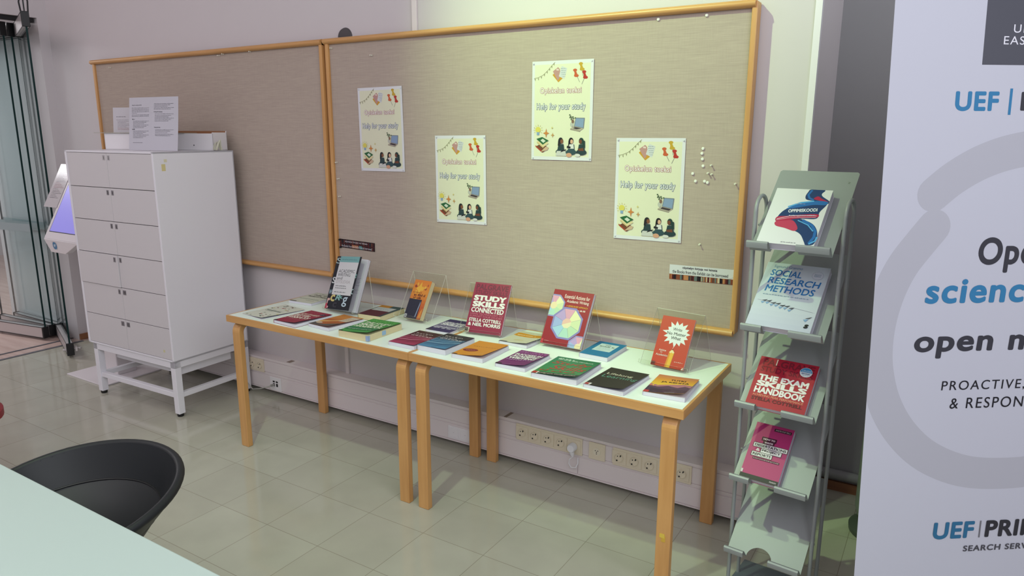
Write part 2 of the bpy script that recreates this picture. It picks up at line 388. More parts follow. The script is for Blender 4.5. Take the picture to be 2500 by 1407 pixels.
s = MB(); s.box((-0.05, -0.005, -0.045), (0.05, 0, 0.04), WHITE); s.build('frame_plate', t, 0.0015)
for px in (-0.014, 0.014):
    s = MB(); s.box((px-0.009, -0.0058, 0.008), (px+0.009, -0.004, 0.018), BLACK); s.box((px-0.008, -0.0058, -0.018), (px+0.008, -0.004, 0.002), BLACK); s.build('port', t)
s = MB(); s.box((-0.02, -0.03, -0.014), (-0.008, -0.004, -0.002), mat('#9B9A96', 0.5)); s.tube([(-0.014, -0.03, -0.008), (-0.03, -0.045, -0.014), (-0.08, -0.06, -0.03), (-0.16, -0.055, -0.05), (-0.21, -0.05, -0.02)], 0.0035, mat('#A9A8A0', 0.5), 8)
tag(s.build('network_cable'), 'grey network cable plugged into the data outlet beside the locker', 'cable').location = (-1.59, Y0, 0.083)
# white plug in the fifth socket, its cord looping to the trunking seam
t = thing('power_plug', 'white angled power plug with a short cord in the trunking socket', 'plug', (0.499, Y0-0.009, 0.181))
s = MB(); s.lathe([(0.0, 0.036), (0.017, 0.036), (0.0205, 0.030), (0.0205, 0.0), (0.0, 0.0)], PAPER, 24); o = s.build('plug_head', t, smooth=True); o.rotation_euler = (PI/2, 0, 0)
s = MB(); s.tube([(0, -0.022, -0.012), (0.002, -0.02, -0.03), (0.004, -0.018, -0.045)], [0.013, 0.011, 0.006], PAPER, 12); s.build('strain_relief', t, smooth=True)
s = MB(); s.tube([(0.004, -0.018, -0.045), (-0.012, -0.018, -0.062), (-0.016, -0.016, -0.085), (-0.004, -0.015, -0.104), (0.018, -0.012, -0.100), (0.026, -0.006, -0.08), (0.02, 0.006, -0.055)], 0.0028, PAPER, 8); s.build('cord', t, smooth=True)

# ------------------------------------------------------------------ pin boards
BY = -0.048
def pinboard(name, x0, x1, label, railx):
    t = thing(name, label, 'pin board', ((x0+x1)/2, 0, 0.815), 0, 'linen pin boards'); c = (x0+x1)/2
    a, b = x0-c, x1-c
    s = MB(); s.box((a+0.012, BY+0.006, 0.02), (b-0.012, -0.012, 1.28), LINEN); s.build('fabric_panel', t)
    for xx in (a, b-0.022):
        s = MB(); s.box((xx, BY-0.008, 0.012), (xx+0.022, -0.004, 1.285), WOODZ); s.build('side_rail', t, 0.004)
    for zz in (0.0, 1.262):
        n = 12; s = MB()
        prof = [(BY+0.012, zz), (BY+0.012, zz+0.03)]+[(BY-0.0-0.02*math.cos(k)-0.0, zz+0.015+0.015*math.sin(k)) for k in [PI/2-PI*i/n for i in range(n+1)]]
        V = [(a-railx[0], y, z) for y, z in prof]+[(b+railx[1], y, z) for y, z in prof]; m = len(prof)
        s.add(V, [tuple(range(m)), tuple(range(m, 2*m))[::-1]]+[(i, (i+1) % m, m+(i+1) % m, m+i) for i in range(m)], WOODX)
        s.build('edge_rail', t, smooth=True)
    return t
pinboard('pin_board', -3.295, -1.06, 'beige linen pin board behind the white locker with wooden rails', (0.012, 0.0))
pinboard('pin_board', -1.036, 1.196, 'beige linen pin board above the display tables with four yellow posters', (0.006, -0.008))
q = MB(); q.lathe([(0.0, 0.012), (0.045, 0.010), (0.05, 0.0)], mat('#4A4648', 0.6), 24); o = q.build('wall_fitting'); o.rotation_euler = (PI/2, 0, 0); o.location = (-0.935, 0, 2.112)
tag(o, 'round dark wall fitting peeking above the right pin board rail', 'wall fitting')

# ------------------------------------------------------------------ posters
def poster_art(a):
    a.rect(.045, .035, .955, .965, '#EFEFD2')
    ln = '#9C9A78'
    pts = [(.03, .83), (.1, .838), (.18, .86), (.26, .905), (.33, .955), (.38, .985)]
    a.strip(pts, .008, ln)
    for u, v in ((.05, .825), (.105, .83), (.155, .845), (.205, .868), (.25, .893), (.29, .92), (.325, .945), (.36, .97)):
        a.poly([(u-.012, v), (u+.012, v+.004), (u+.004, v-.022)], ln)
    a.poly([(.34, .86), (.44, .785), (.53, .835), (.43, .91)], '#D7A13A'); a.poly([(.345, .895), (.43, .80), (.475, .85), (.46, .915), (.43, .935)], '#C99A94')
    a.poly([(.4, .905), (.44, .9), (.445, .915), (.405, .92)], '#EFD9D2')
    a.poly([(.445, .845), (.535, .815), (.58, .92), (.49, .945)], '#DDE1E2')
    for k in range(5): a.greek(.475+.006*k, .925-.02*k-.008, .56-.002*k, .925-.02*k, '#7E8A94', k, 5)
    def pin(x, y, c, dx):
        a.strip([(x+dx*.5, y-.03), (x+dx*1.7, y-.085)], .006, '#8C8C84')
        a.poly([(x-.04, y+.03), (x-.01, y+.038), (x+.018, y-.005), (x+.035, y-.015), (x+.03, y-.035), (x-.03, y-.015), (x-.025, y+.005)], c)
        a.ell(x-.018, y+.034, .032, .014, c); a.ell(x+.004, y-.02, .038, .014, c)
    pin(.725, .865, '#D4663E', .035); pin(.815, .925, '#D2AC3A', .012); pin(.87, .845, '#C23B32', -.03)
    for txt, b, cc, o in (('Opiskelun tueksi', (.14, .662, .815, .735), '#C77F7C', .045), ('Help for your study', (.085, .497, .885, .578), '#4F7496', .045)):
        a.text(*b, txt, cc, .062, space=1.12, ref=.018); a.text(*b, txt, '#F4F1EE', .018, space=1.12)
    # laptop and plant
    a.poly([(.71, .345), (.865, .325), (.88, .43), (.735, .432)], '#7F8796'); a.poly([(.722, .35), (.855, .333), (.868, .422), (.742, .424)], '#8FA6C8')
    a.poly([(.65, .322), (.81, .30), (.866, .326), (.71, .346)], '#BDB3A2'); a.poly([(.69, .324), (.81, .308), (.845, .325), (.715, .341)], '#4B4146')
    a.poly([(.65, .322), (.81, .30), (.81, .292), (.65, .314)], '#A79E8E')
    a.ell(.675, .365, .026, .025, '#C9C9BE'); a.ell(.69, .395, .02, .02, '#8A6B58')
    for u, v in ((.64, .46), (.655, .445), (.67, .43), (.69, .44), (.7, .425), (.665, .415), (.73, .43), (.645, .435)): a.ell(u, v, .012, .007, '#5F7455')
    # bulb, sparkles
    a.ell(.115, .31, .045, .03, '#E9DC6A'); a.rect(.095, .255, .135, .285, '#8FAFD2')
    for k in range(9):
        an = PI*(-.2+1.4*k/8); a.strip([(.115+.06*math.cos(an), .31+.04*math.sin(an)), (.115+.08*math.cos(an), .31+.053*math.sin(an))], .006, '#E2D27A')
    def spark(x, y, r, c):
        P = []
        for k in range(8):
            rr = r if k % 2 == 0 else r*.32; P.append((x+rr*math.sin(k*PI/4), y+rr*.95*math.cos(k*PI/4)))
        a.poly(P, c)
    spark(.255, .275, .052, '#D98D49'); spark(.365, .255, .03, '#CFA05C'); spark(.355, .33, .018, '#E2D27A')
    # books
    a.poly([(.08, .135), (.2, .075), (.3, .12), (.19, .175)], '#7A4B35'); a.poly([(.075, .15), (.19, .09), (.19, .075), (.075, .135)], '#B4432F')
    a.poly([(.1, .185), (.21, .13), (.3, .17), (.2, .215)], '#E9D9A9'); a.poly([(.1, .19), (.21, .135), (.21, .12), (.1, .175)], '#DCC78E')
    a.poly([(.09, .215), (.2, .155), (.3, .20), (.19, .235)], '#2F6B41'); a.poly([(.16, .2), (.21, .175), (.25, .195), (.2, .218)], '#DDE6D4')
    a.poly([(.15, .08), (.28, .10), (.3, .13), (.25, .135), (.17, .085)], '#D7B99C')
    # three seated girls
    def girl(x, top, hair, skin, coat, face):
        a.ell(x, .085, .085, .03, coat); a.poly([(x-.06, .085), (x+.06, .085), (x+.045, .165), (x-.04, .165)], coat)
        a.ell(x-.005, .2, .038, .032, hair); a.ell(x+face, .193, .024, .021, skin)
        a.poly([(x-.045, .2), (x-.015, .2), (x-.02, .14), (x-.05, .15)], hair) if face > 0 else a.poly([(x+.01, .21), (x+.055, .2), (x+.06, .13), (x+.02, .14)], hair)
    girl(.505, .2, '#2B2A2E', '#8A5A40', '#31474B', .014); a.poly([(.42, .045), (.6, .045), (.58, .095), (.44, .095)], '#D7D7D2'); a.poly([(.5, .08), (.58, .1), (.6, .115), (.52, .1)], '#25252A')
    girl(.675, .2, '#1F1E22', '#E5B698', '#39545B', .005); a.poly([(.635, .12), (.72, .12), (.71, .165), (.645, .165)], '#E7E6E3'); a.ell(.64, .055, .045, .022, '#E0A98C'); a.poly([(.6, .13), (.66, .12), (.67, .14), (.61, .15)], '#26262B')
    girl(.84, .2, '#28423F', '#7A4A36', '#2F4449', -.018); a.ell(.78, .055, .045, .015, '#E2E2DE'); a.poly([(.8, .1), (.88, .1), (.87, .13), (.78, .12)], '#7A4A36')
    return a
posters = [(-.670, 1.6378, .0112, 'upper left, above the dark book strip'), (-.168, 1.398, .0105, 'second from left, lower, above the study skills stand'),
           (.3824, 1.7176, -.004, 'highest of the four yellow posters on the pin board'), (.7983, 1.3915, .0037, 'rightmost, beside the scattered white pins')]
plabels = ['yellow study help poster at the far left of the four pinned posters', 'yellow study help poster hanging low, second from the left on the board',
           'yellow study help poster hanging highest on the right pin board', 'yellow study help poster at the far right beside loose white pins']
pname = ['leftmost', 'second', 'highest', 'rightmost']
def pin_obj(x, z, label, kind='pin', y=None):
    s = MB(); y = BY+0.006 if y is None else y
    if kind == 'disc': s.lathe([(0.0, 0.006), (0.0045, 0.0058), (0.0062, 0.004), (0.0062, 0)], mat('#E3E3DA', 0.35), 16)
    elif kind == 'clear': s.lathe([(0.0, 0.004), (0.003, 0.0035), (0.0042, 0)], mat('#C9CCD2', 0.25), 12)
    else:
        s.lathe([(0.0, 0.017), (0.0032, 0.0165), (0.0034, 0.014), (0.0018, 0.012), (0.0018, 0.006), (0.0038, 0.004), (0.0038, 0.003), (0.0008, 0.0025), (0.0008, 0)], mat('#DCDCCB', 0.3), 12)
    o = s.build('push_pin', None, smooth=True); o.rotation_euler = (PI/2, 0, 0); o.location = (x, y, z)
    return tag(o, label, 'pin', 'pins on the boards')
for i, (x, z, r, _) in enumerate(posters):
    t = thing('poster', plabels[i], 'poster', (x, BY+0.0052, z), 0, 'yellow study posters')
    t.rotation_euler = (PI/2, 0, 0)
    t.matrix_world = Matrix.Translation((x, BY+0.0040, z)) @ Matrix.Rotation(-r, 4, 'Y') @ Matrix.Rotation(PI/2, 4, 'X')
    w, h = .3005, .425
    a = poster_art(Art(w, h, '#EDEDF2', 0.45, 0.00002, 0.0002, 4, .78))
    ph = i*1.7
    a.build('sheet', t, lambda X, Y, Z, ph=ph, w=w, h=h: Vector((X-w/2, Y-h/2, Z+0.0012+0.0012*math.sin(X*16+ph)*math.sin(Y*9+ph))), 0.03)
    for cu, cv, nm in ((-1, 1, 'top left'), (1, 1, 'top right'), (1, -1, 'bottom right'), (-1, -1, 'bottom left')):
        pin_obj(x+cu*(w/2-.008), z+cv*(h/2-.009), 'small clear pin in the %s corner of the %s yellow poster' % (nm, ['far left', 'second', 'highest', 'far right'][i]), 'clear', BY+0.0028)
discs = [(.809, 2.065, 'white disc pin near the top edge of the right board, left of two'), (1.003, 2.065, 'white disc pin near the top right corner of the right board'),
         (1.019, 1.564, 'topmost white disc pin of the column beside the far right poster'), (1.016, 1.545, 'second white disc pin from the top of the column right of the poster'),
         (1.019, 1.523, 'third white disc pin down in the column right of the poster'), (1.023, 1.496, 'lowest white disc pin in the column right of the poster'),
         (.983, 1.465, 'white disc pin closest to the edge of the far right poster'), (.996, 1.435, 'white disc pin low and left in the loose cluster by the far right poster'),
         (1.033, 1.436, 'left one of two touching white disc pins low in the cluster'), (1.045, 1.431, 'right one of two touching white disc pins low in the cluster')]
for x, z, l in discs: pin_obj(x, z, l, 'disc')
spikes = [(1.057, 1.5, 'topmost long white push pin casting a shadow in the loose cluster'), (1.046, 1.469, 'left of two long white push pins in the loose cluster'), (1.061, 1.465, 'right of two long white push pins in the loose cluster'),
          (1.156, 1.431, 'lone white push pin next to the right wooden rail of the board'), (1.03, 1.182, 'small pale push pin below the far right poster'),
          (-3.083, 2.05, 'small pale pin near the top left corner of the left board'), (-1.926, 2.067, 'left of two white pins at the top of the left board'), (-1.883, 2.074, 'right of two white pins at the top of the left board'), (-1.641, 2.075, 'white pin near the top right of the left board'),
          (-.994, 2.057, 'white pin in the top left corner of the right board'), (-.714, 2.007, 'white pin above the far left poster'),
          (-.997, 1.463, 'upper white pin beside the left rail of the right board'), (-.988, 1.375, 'middle white pin beside the left rail of the right board'), (-.985, 1.279, 'lower white pin beside the left rail of the right board')]
for x, z, l in spikes: pin_obj(x, z, l, 'pin')

# paper strips about borrowing
def shelf_print(a, v0, v1, dark):
    r = random.Random(3 if dark else 5); u = 0
    cols = ['#2A2024', '#5C1F22', '#8A4A32', '#C98A5C', '#3A4048', '#D9C7A8', '#1D1A1E', '#6D7A78', '#A0522D'] if not dark else ['#1E161A', '#3A1820', '#5A2226', '#24242C', '#6B3A2E', '#15121A']
    while u < 1:
        d = r.uniform(.012, .035); a.rect(u, v0, min(1, u+d), v1-r.uniform(0, .15)*(v1-v0), r.choice(cols)); u += d
def strip_sign(c, w, h, ang, label, dark):
    t = thing('paper_strip', label, 'sign', group='paper strips about borrowing')
    t.matrix_world = Matrix.Translation((c[0], BY+0.0046, c[1])) @ Matrix.Rotation(-ang, 4, 'Y') @ Matrix.Rotation(PI/2, 4, 'X') @ Matrix.Translation((-w/2, -h/2, 0))
    a = Art(w, h, '#231A1E' if dark else '#E8E8EC', 0.4, 0.00002, 0.0003)
    if dark:
        shelf_print(a, .05, .46, True); shelf_print(a, .54, .98, True); a.rect(0, .47, 1, .52, '#6E2A30')
        a.rect(.36, .1, .54, .44, '#C98A5C'); a.poly([(.58, .08), (.68, .08), (.64, .44), (.56, .44)], '#5E9B9A')
        a.text(.16, .62, .8, .9, 'näyttelyn kirjoja voi lainata', '#D6CDD2', .01); a.text(.06, .12, .92, .38, 'the Books from the Exhibit can be borrowed', '#CFCBD2', .01)
    else:
        a.rect(0, 0, 1, .36, '#A8603C'); shelf_print(a, 0.02, .36, False)
        a.poly([(.0, .5), (.04, .36), (.93, .36), (1, .5), (1, .62), (0, .62)], '#E8E8EC')
        a.text(.21, .73, .75, .93, 'näyttelyn kirjoja voi lainata', '#26262C', .012); a.text(.05, .44, .92, .66, 'the Books from the Exhibit can be borrowed', '#26262C', .012)
    a.build('sheet', t); return t
strip_sign((-.877, 1.0165), .262, .048, -.018, 'dark printed paper strip with bookshelf photo at the left board seam', True)
strip_sign((1.040, 1.0575), .266, .062, .012, 'white topped paper strip with bookshelf photo at the lower right of the board', False)
for x, z, l in ((-1.003, 1.038, 'black pin at the upper left of the dark paper strip'), (-.999, .996, 'black pin at the lower left of the dark paper strip')):
    s = MB(); s.lathe([(0, 0.012), (0.005, 0.011), (0.005, 0)], BLACK, 12); o = s.build('push_pin', None, smooth=True); o.rotation_euler = (PI/2, 0, 0); o.location = (x, BY+0.006, z); tag(o, l, 'pin', 'pins on the boards')

# ------------------------------------------------------------------ display tables
TH = 0.7118
def display_table(x0, x1, label, tape):
    yf, yb, t_ = -0.671, -0.0785, 0.033; cx = (x0+x1)/2
    t = thing('display_table', label, 'table', (cx, (yf+yb)/2, 0), 0, 'birch display tables')
    hx, hy = (x1-x0)/2-0.0006, (yb-yf)/2
    s = MB(); s.box((-hx+.004, -hy+.004, TH-t_), (hx-.004, hy-.004, TH-.0005), LAMI); top = s.build('tabletop', t)
    e = MB(); b = .010
    e.box((-hx, -hy, TH-t_-.001), (hx, -hy+b, TH), WOODX); e.box((-hx, hy-b, TH-t_-.001), (hx, hy, TH), WOODX)
    e.box((-hx, -hy+b, TH-t_-.001), (-hx+b, hy-b, TH), WOODY); e.box((hx-b, -hy+b, TH-t_-.001), (hx, hy-b, TH), WOODY)
    e.build('edge_band', top, 0.0015)
    w, th, R = 0.054, 0.030, 0.055
    for sx in (-1, 1):
        for sy in (-1, 1):
            xx = sx*(hx-0.026-w/2)
            prof = []; y0 = hy-0.011; zt = TH-t_-.001   # outer face coordinate (mirrored by sy)
            prof.append((y0, 0)); prof.append((y0, zt-R))
            prof += [(y0-R+R*math.cos(k), zt-R+R*math.sin(k)) for k in [PI/2*i/8 for i in range(1, 9)]]
            prof += [(y0-.21, zt), (y0-.21, zt-.012), (y0-.10, zt-th)]
            ri = R-th*.9
            prof += [(y0-R+ri*math.cos(k)-.002, zt-R+ri*math.sin(k)) for k in [PI/2*(1-i/8) for i in range(0, 9)]]
            prof += [(y0-th, 0)]
            s = MB(); n = len(prof)
            V = [(xx-w/2, sy*y, z) for y, z in prof]+[(xx+w/2, sy*y, z) for y, z in prof]
            s.add(V, [tuple(range(n)), tuple(range(n, 2*n))[::-1]]+[(i, (i+1) % n, n+(i+1) % n, n+i) for i in range(n)], WOODZ)
            leg = s.build('leg', t, 0.003)
            if tape and sx == 1 and sy == -1:
                s = MB(); s.box((xx-.013, -y0-.0012, .215), (xx+.006, -y0-.0004, .231), mat('#D3B64A', .5)); s.box((xx-.006, -y0-.0008, .2), (xx+.009, -y0-.0002, .222), mat('#C7A13C', .5)); o = s.build('masking_tape', leg); o['label'] = 'yellow masking tape scrap'
    return t
display_table(-1.2005, 0, 'left white topped birch table holding half of the book display', False)
display_table(0, 1.1995, 'right white topped birch table with yellow tape on its front leg', True)

# ------------------------------------------------------------------ books
def book(label, cat, M, w, l, t, art, spine, page=PAGE, lift=0.0, group='books lying on the display tables', tag_art=None, open_ang=0.0, name='paperback_book', curl=1.6, backcol=None):
    b = thing(name, label, cat, M=M, group=group)
    s = MB(); ct = .0006
    s.box((.001, .0015, ct), (w-.001, l-.0015, t-ct*2), page); s.build('page_block', b)
    s = MB(); s.box((0, 0, 0), (w, l, ct), mat(backcol or spine, .35)); s.build('back_cover', b)
    s = MB(); s.box((-.0007, 0, 0), (.0004, l, t), mat(spine, .35)); s.build('spine', b)
    a = Art(w, l, art[0], .42, 0.00003, .0004); art[1](a)
    if open_ang:
        c, s_ = math.cos(open_ang), math.sin(open_ang)
        wf = lambda X, Y, Z: Vector((X*c-Z*s_, Y, X*s_+Z*c))
    elif lift:
        def wf(X, Y, Z):
            u = max(X/w, 0); k = (u**curl)*(.25+.75*max(1-Y/l, 0)**1.2)
            return Vector((X-lift*.12*k, Y, Z+lift*k))
    else: wf = None
    a.build('front_cover', b, wf, .022, t)
    return b
def flatM(x, y, deg): return Matrix.Translation((x, y, TH+.0002)) @ Matrix.Rotation(rad(deg), 4, 'Z')
def lines(a, u0, u1, v0, v1, n, c, seed=1, frag=6, fill=.6):
    for k in range(n):
        vv = v1-(v1-v0)*(k+1)/n; h = (v1-v0)/n*fill; a.greek(u0, vv, u1-(.12*(k % 3)*(u1-u0)), vv+h, c, seed+k, frag)

def art_dots(a):
    r = random.Random(11); cols = ['#3F4A44', '#8C3B38', '#DCD27A', '#55605A', '#B0505A', '#2F3436', '#8FA08C']
    for v0, v1 in ((.05, .38), (.6, .96)):
        for _ in range(15):
            u, v = r.uniform(.05, .95), r.uniform(v0, v1); a.ell(u, v, r.uniform(.02, .045), r.uniform(.014, .028), r.choice(cols), 9)
    a.rect(.12, .50, .8, .53, '#6F8078'); a.greek(.12, .455, .5, .475, '#7A8880', 3, 8); a.greek(.3, .56, .8, .575, '#7A8880', 4, 8)
def art_white(a):
    a.greek(.3, .86, .8, .9, '#4C4F40', 1, 5); a.text(.2, .70, .85, .81, 'Doing Your', '#2E3028', .03); a.text(.1, .56, .95, .67, 'Research Project', '#2E3028', .03)
    a.rect(.05, .33, .9, .35, '#6C8A72'); a.rect(.02, .01, .3, .06, '#3A3A38'); a.greek(.5, .2, .85, .225, '#8A8C7C', 2, 6)
def art_red(a):
    a.text(.05, .86, .78, .95, 'PALGRAVE', '#B04A60', .03); a.text(.05, .79, .7, .85, 'STUDY SKILLS', '#B04A60', .02)
    a.text(.06, .64, .86, .76, 'HOW TO WRITE', '#E8C9BE', .04); a.text(.06, .50, .7, .62, 'BETTER', '#EEDDD2', .05); a.text(.06, .33, .92, .48, 'ESSAYS', '#EEDDD2', .05)
    a.greek(.06, .24, .8, .29, '#D08A92', 5, 10); a.ell(.84, .82, .1, .065, '#3A3550'); a.greek(.77, .81, .91, .83, '#B9B4C8', 2, 3); a.rect(0, 0, .14, .05, '#2E2228')
def art_wave(a):
    a.grad(0, .55, 1, 1, ['#C7743A', '#D98F45', '#C9823F']); a.blob([(0, .22), (.3, .35), (.7, .55), (1, .62), (1, .8), (.6, .62), (.3, .45), (0, .36)], '#E3B06C')
    a.blob([(0, .2), (.4, .3), (.8, .42), (1, .38), (1, .28), (.6, .22), (0, .14)], '#B4622E'); a.rect(.58, .5, 1, .92, '#D9CBB6'); lines(a, .64, .95, .58, .86, 3, '#A5806A', 4, 5)
    a.blob([(0, 0), (1, 0), (1, .3), (.8, .24), (.5, .14), (.2, .14), (0, .2)], '#5A5454'); a.blob([(0, .2), (.2, .14), (.35, .2), (.15, .27), (0, .25)], '#CDB9A6')
def art_burg(a):
    a.rect(0, .8, .5, 1, '#C98A35'); a.rect(.5, .3, 1, 1, '#3E585A'); a.rect(0, 0, .88, .48, '#5A2233'); a.rect(.88, 0, 1, .48, '#3E4A50'); a.rect(.05, .48, .86, .8, '#C6CBCB')
    a.greek(.2, .67, .6, .70, '#7FA6B4', 2, 4); a.greek(.2, .58, .75, .63, '#9A98B0', 3, 6)
def art_green(a):
    a.text(.05, .87, .9, .96, 'PALGRAVE', '#6FBF62', .03); a.text(.05, .79, .95, .86, 'STUDY SKILLS', '#6FBF62', .02)
    a.text(.06, .66, .97, .77, 'THE STUDY', '#E6EED6', .05); a.text(.06, .50, .85, .64, 'SKILLS', '#EAF2DA', .05); a.text(.06, .36, .97, .48, 'HANDBOOK', '#EAF2DA', .05)
    a.rect(0, .16, 1, .33, '#2F7A50'); a.greek(.08, .19, .9, .23, '#BFD6B0', 5, 9); a.rect(0, 0, .12, .04, '#2A2A2A')
def art_swoosh(top, mid, lo, hi):
    def f(a):
        a.grad(0, 0, 1, 1, [lo, mid, mid, top, top], 18)
        a.strip([(0, .42), (.4, .46), (.8, .56), (1, .64)], .02, hi); a.strip([(0, .3), (.5, .34), (1, .5)], .05, hi)
        a.strip([(.0, .55), (.6, .54), (1, .66)], .012, hi); a.strip([(.5, 0), (.55, .2), (.75, .42), (1, .6)], .015, top)
        for k, (u1, v) in enumerate(((.75, .8), (.68, .7), (.92, .62))): a.greek(.12, v, u1, v+.045, '#E9DDE2', k, 9)
        a.greek(.3, .92, .6, .94, '#B9A9AE', 7, 5)
    return f
def art_crit(a):
    a.rect(0, .26, 1, .76, '#8B86A6'); a.text(.08, .68, .96, .78, 'CRITICAL THINKING', '#EEEDF4', .04); a.text(.08, .50, .96, .66, 'SKILLS', '#F2F1F6', .05)
    a.greek(.1, .40, .9, .45, '#55506E', 3, 9); a.greek(.1, .30, .9, .37, '#D9D6E6', 5, 3); a.greek(.1, .21, .8, .28, '#D9D6E6', 6, 3); a.rect(0, 0, .25, .06, '#4A4A4C')
    a.strip([(.5, .84), (.55, .88), (.65, .9), (.72, .88)], .015, '#7A6FA6')
def art_orange(a):
    a.greek(.15, .62, .97, .655, '#8C5522', 3, 14); a.ell(.3, .35, .24, .1, '#8A2E22'); a.greek(.14, .36, .44, .385, '#D9A08A', 1, 5); a.greek(.18, .31, .42, .33, '#D9A08A', 2, 5)
    for k in range(7): a.strip([(.45+.08*k, .04), (.5+.07*k, .2), (.56+.06*k, .12)], .007, '#EFBE6A')
    a.rect(0, 0, .16, .05, '#4A3428')
def art_cream(a):
    a.blob([(.0, .62), (.35, .56), (.7, .56), (1, .66), (1, .86), (.6, .8), (0, .84)], '#DF9A28'); a.greek(.1, .66, .75, .72, '#F3E7C6', 6, 3)
    a.ell(.5, .25, .18, .05, '#D8CBA2'); a.rect(.0, .0, .28, .06, '#5A5E62'); a.greek(.1, .9, .5, .92, '#B7B49E', 2, 6)
def art_purple(a):
    a.text(.05, .86, .97, .97, 'PALGRAVE', '#A768A6', .04); a.text(.05, .79, .85, .85, 'STUDY SKILLS', '#A768A6', .03)
    a.text(.05, .67, .97, .77, 'SUCCESS IN', '#F0EEF0', .05); a.text(.05, .54, .97, .65, 'ACADEMIC', '#F2F0F2', .06); a.text(.05, .40, .95, .52, 'WRITING', '#F2F0F2', .06)
    a.text(.05, .30, .95, .37, 'TREVOR DAY', '#C08CC2', .03); a.rect(0, 0, .2, .06, '#2A2428'); a.greek(.2, .02, .5, .04, '#B58AB8', 3, 5)
def art_grred(a):
    a.grad(0, .1, 1, 1, ['#3E8E55', '#2F8A5A', '#2C7A55'], 10); a.greek(.08, .885, .45, .93, '#D9E8DC', 3, 2); a.text(.08, .82, .9, .88, 'The Study Skills Handbook', '#D9E8DC', .02)
    a.text(.08, .55, .95, .77, 'Study', '#B5483A', .015, .2); a.text(.2, .30, .97, .54, 'Skills', '#B5483A', .015, .2); a.greek(.1, .16, .9, .25, '#7E5A3E', 4, 3)
    for k in range(6): a.ell(.08+.14*k, .2+.05*(k % 2), .03, .02, '#C2523E', 8)
    a.rect(0, 0, 1, .10, '#23282A'); a.rect(0, 0, .1, .1, '#B83A34'); a.rect(.1, 0, .13, .1, '#E6E0DC'); a.text(.15, .025, .95, .08, 'palgrave study guides', '#DDD9C2', .01)
def art_blue(a):
    a.rect(.18, .34, .82, .86, '#D5E8EE'); a.greek(.4, .75, .66, .81, '#3A5A52', 7, 1); a.greek(.25, .64, .78, .71, '#3A5A52', 8, 1); a.greek(.3, .55, .7, .58, '#8AB0BE', 2, 6); a.greek(.3, .47, .75, .49, '#8AB0BE', 3, 7); a.greek(.3, .40, .6, .42, '#8AB0BE', 5, 5)
def art_black(a):
    a.text(.12, .62, .78, .74, 'Lifelong', '#D8D2BE', .008); a.text(.1, .44, .98, .62, 'Learning', '#5F9A8A', -.006); a.rect(0, 0, .16, .10, '#E8E2E4'); a.rect(.01, .01, .11, .09, '#A52A36')
def art_tutki(a):
    a.grad(0, .3, 1, 1, ['#F2D24A', '#F0C040', '#E39A44', '#C97E62'], 14); a.poly([(0, .3), (0, .46), (.2, .42), (.5, .5), (.8, .56), (1, .5), (1, .3)], '#B77A8A'); a.poly([(.0, .44), (.18, .3), (0, .25)], '#D87A5E')
    a.poly([(0, 0), (1, 0), (1, .36), (.85, .44), (.7, .34), (.45, .42), (.25, .33), (0, .36)], '#55405E'); a.poly([(0, 0), (1, 0), (1, .2), (.6, .26), (.3, .22), (0, .28)], '#3C3048')
    a.text(.38, .72, .75, .8, 'TUTKI', '#3A2E30', .04); a.text(.2, .57, .88, .67, 'JA KEHITÄ', '#3A2E30', .04); a.rect(0, .0, .13, .1, '#C8404A'); a.strip([(.5, .03), (.62, .05), (.75, .02)], .012, '#C9C2CC')

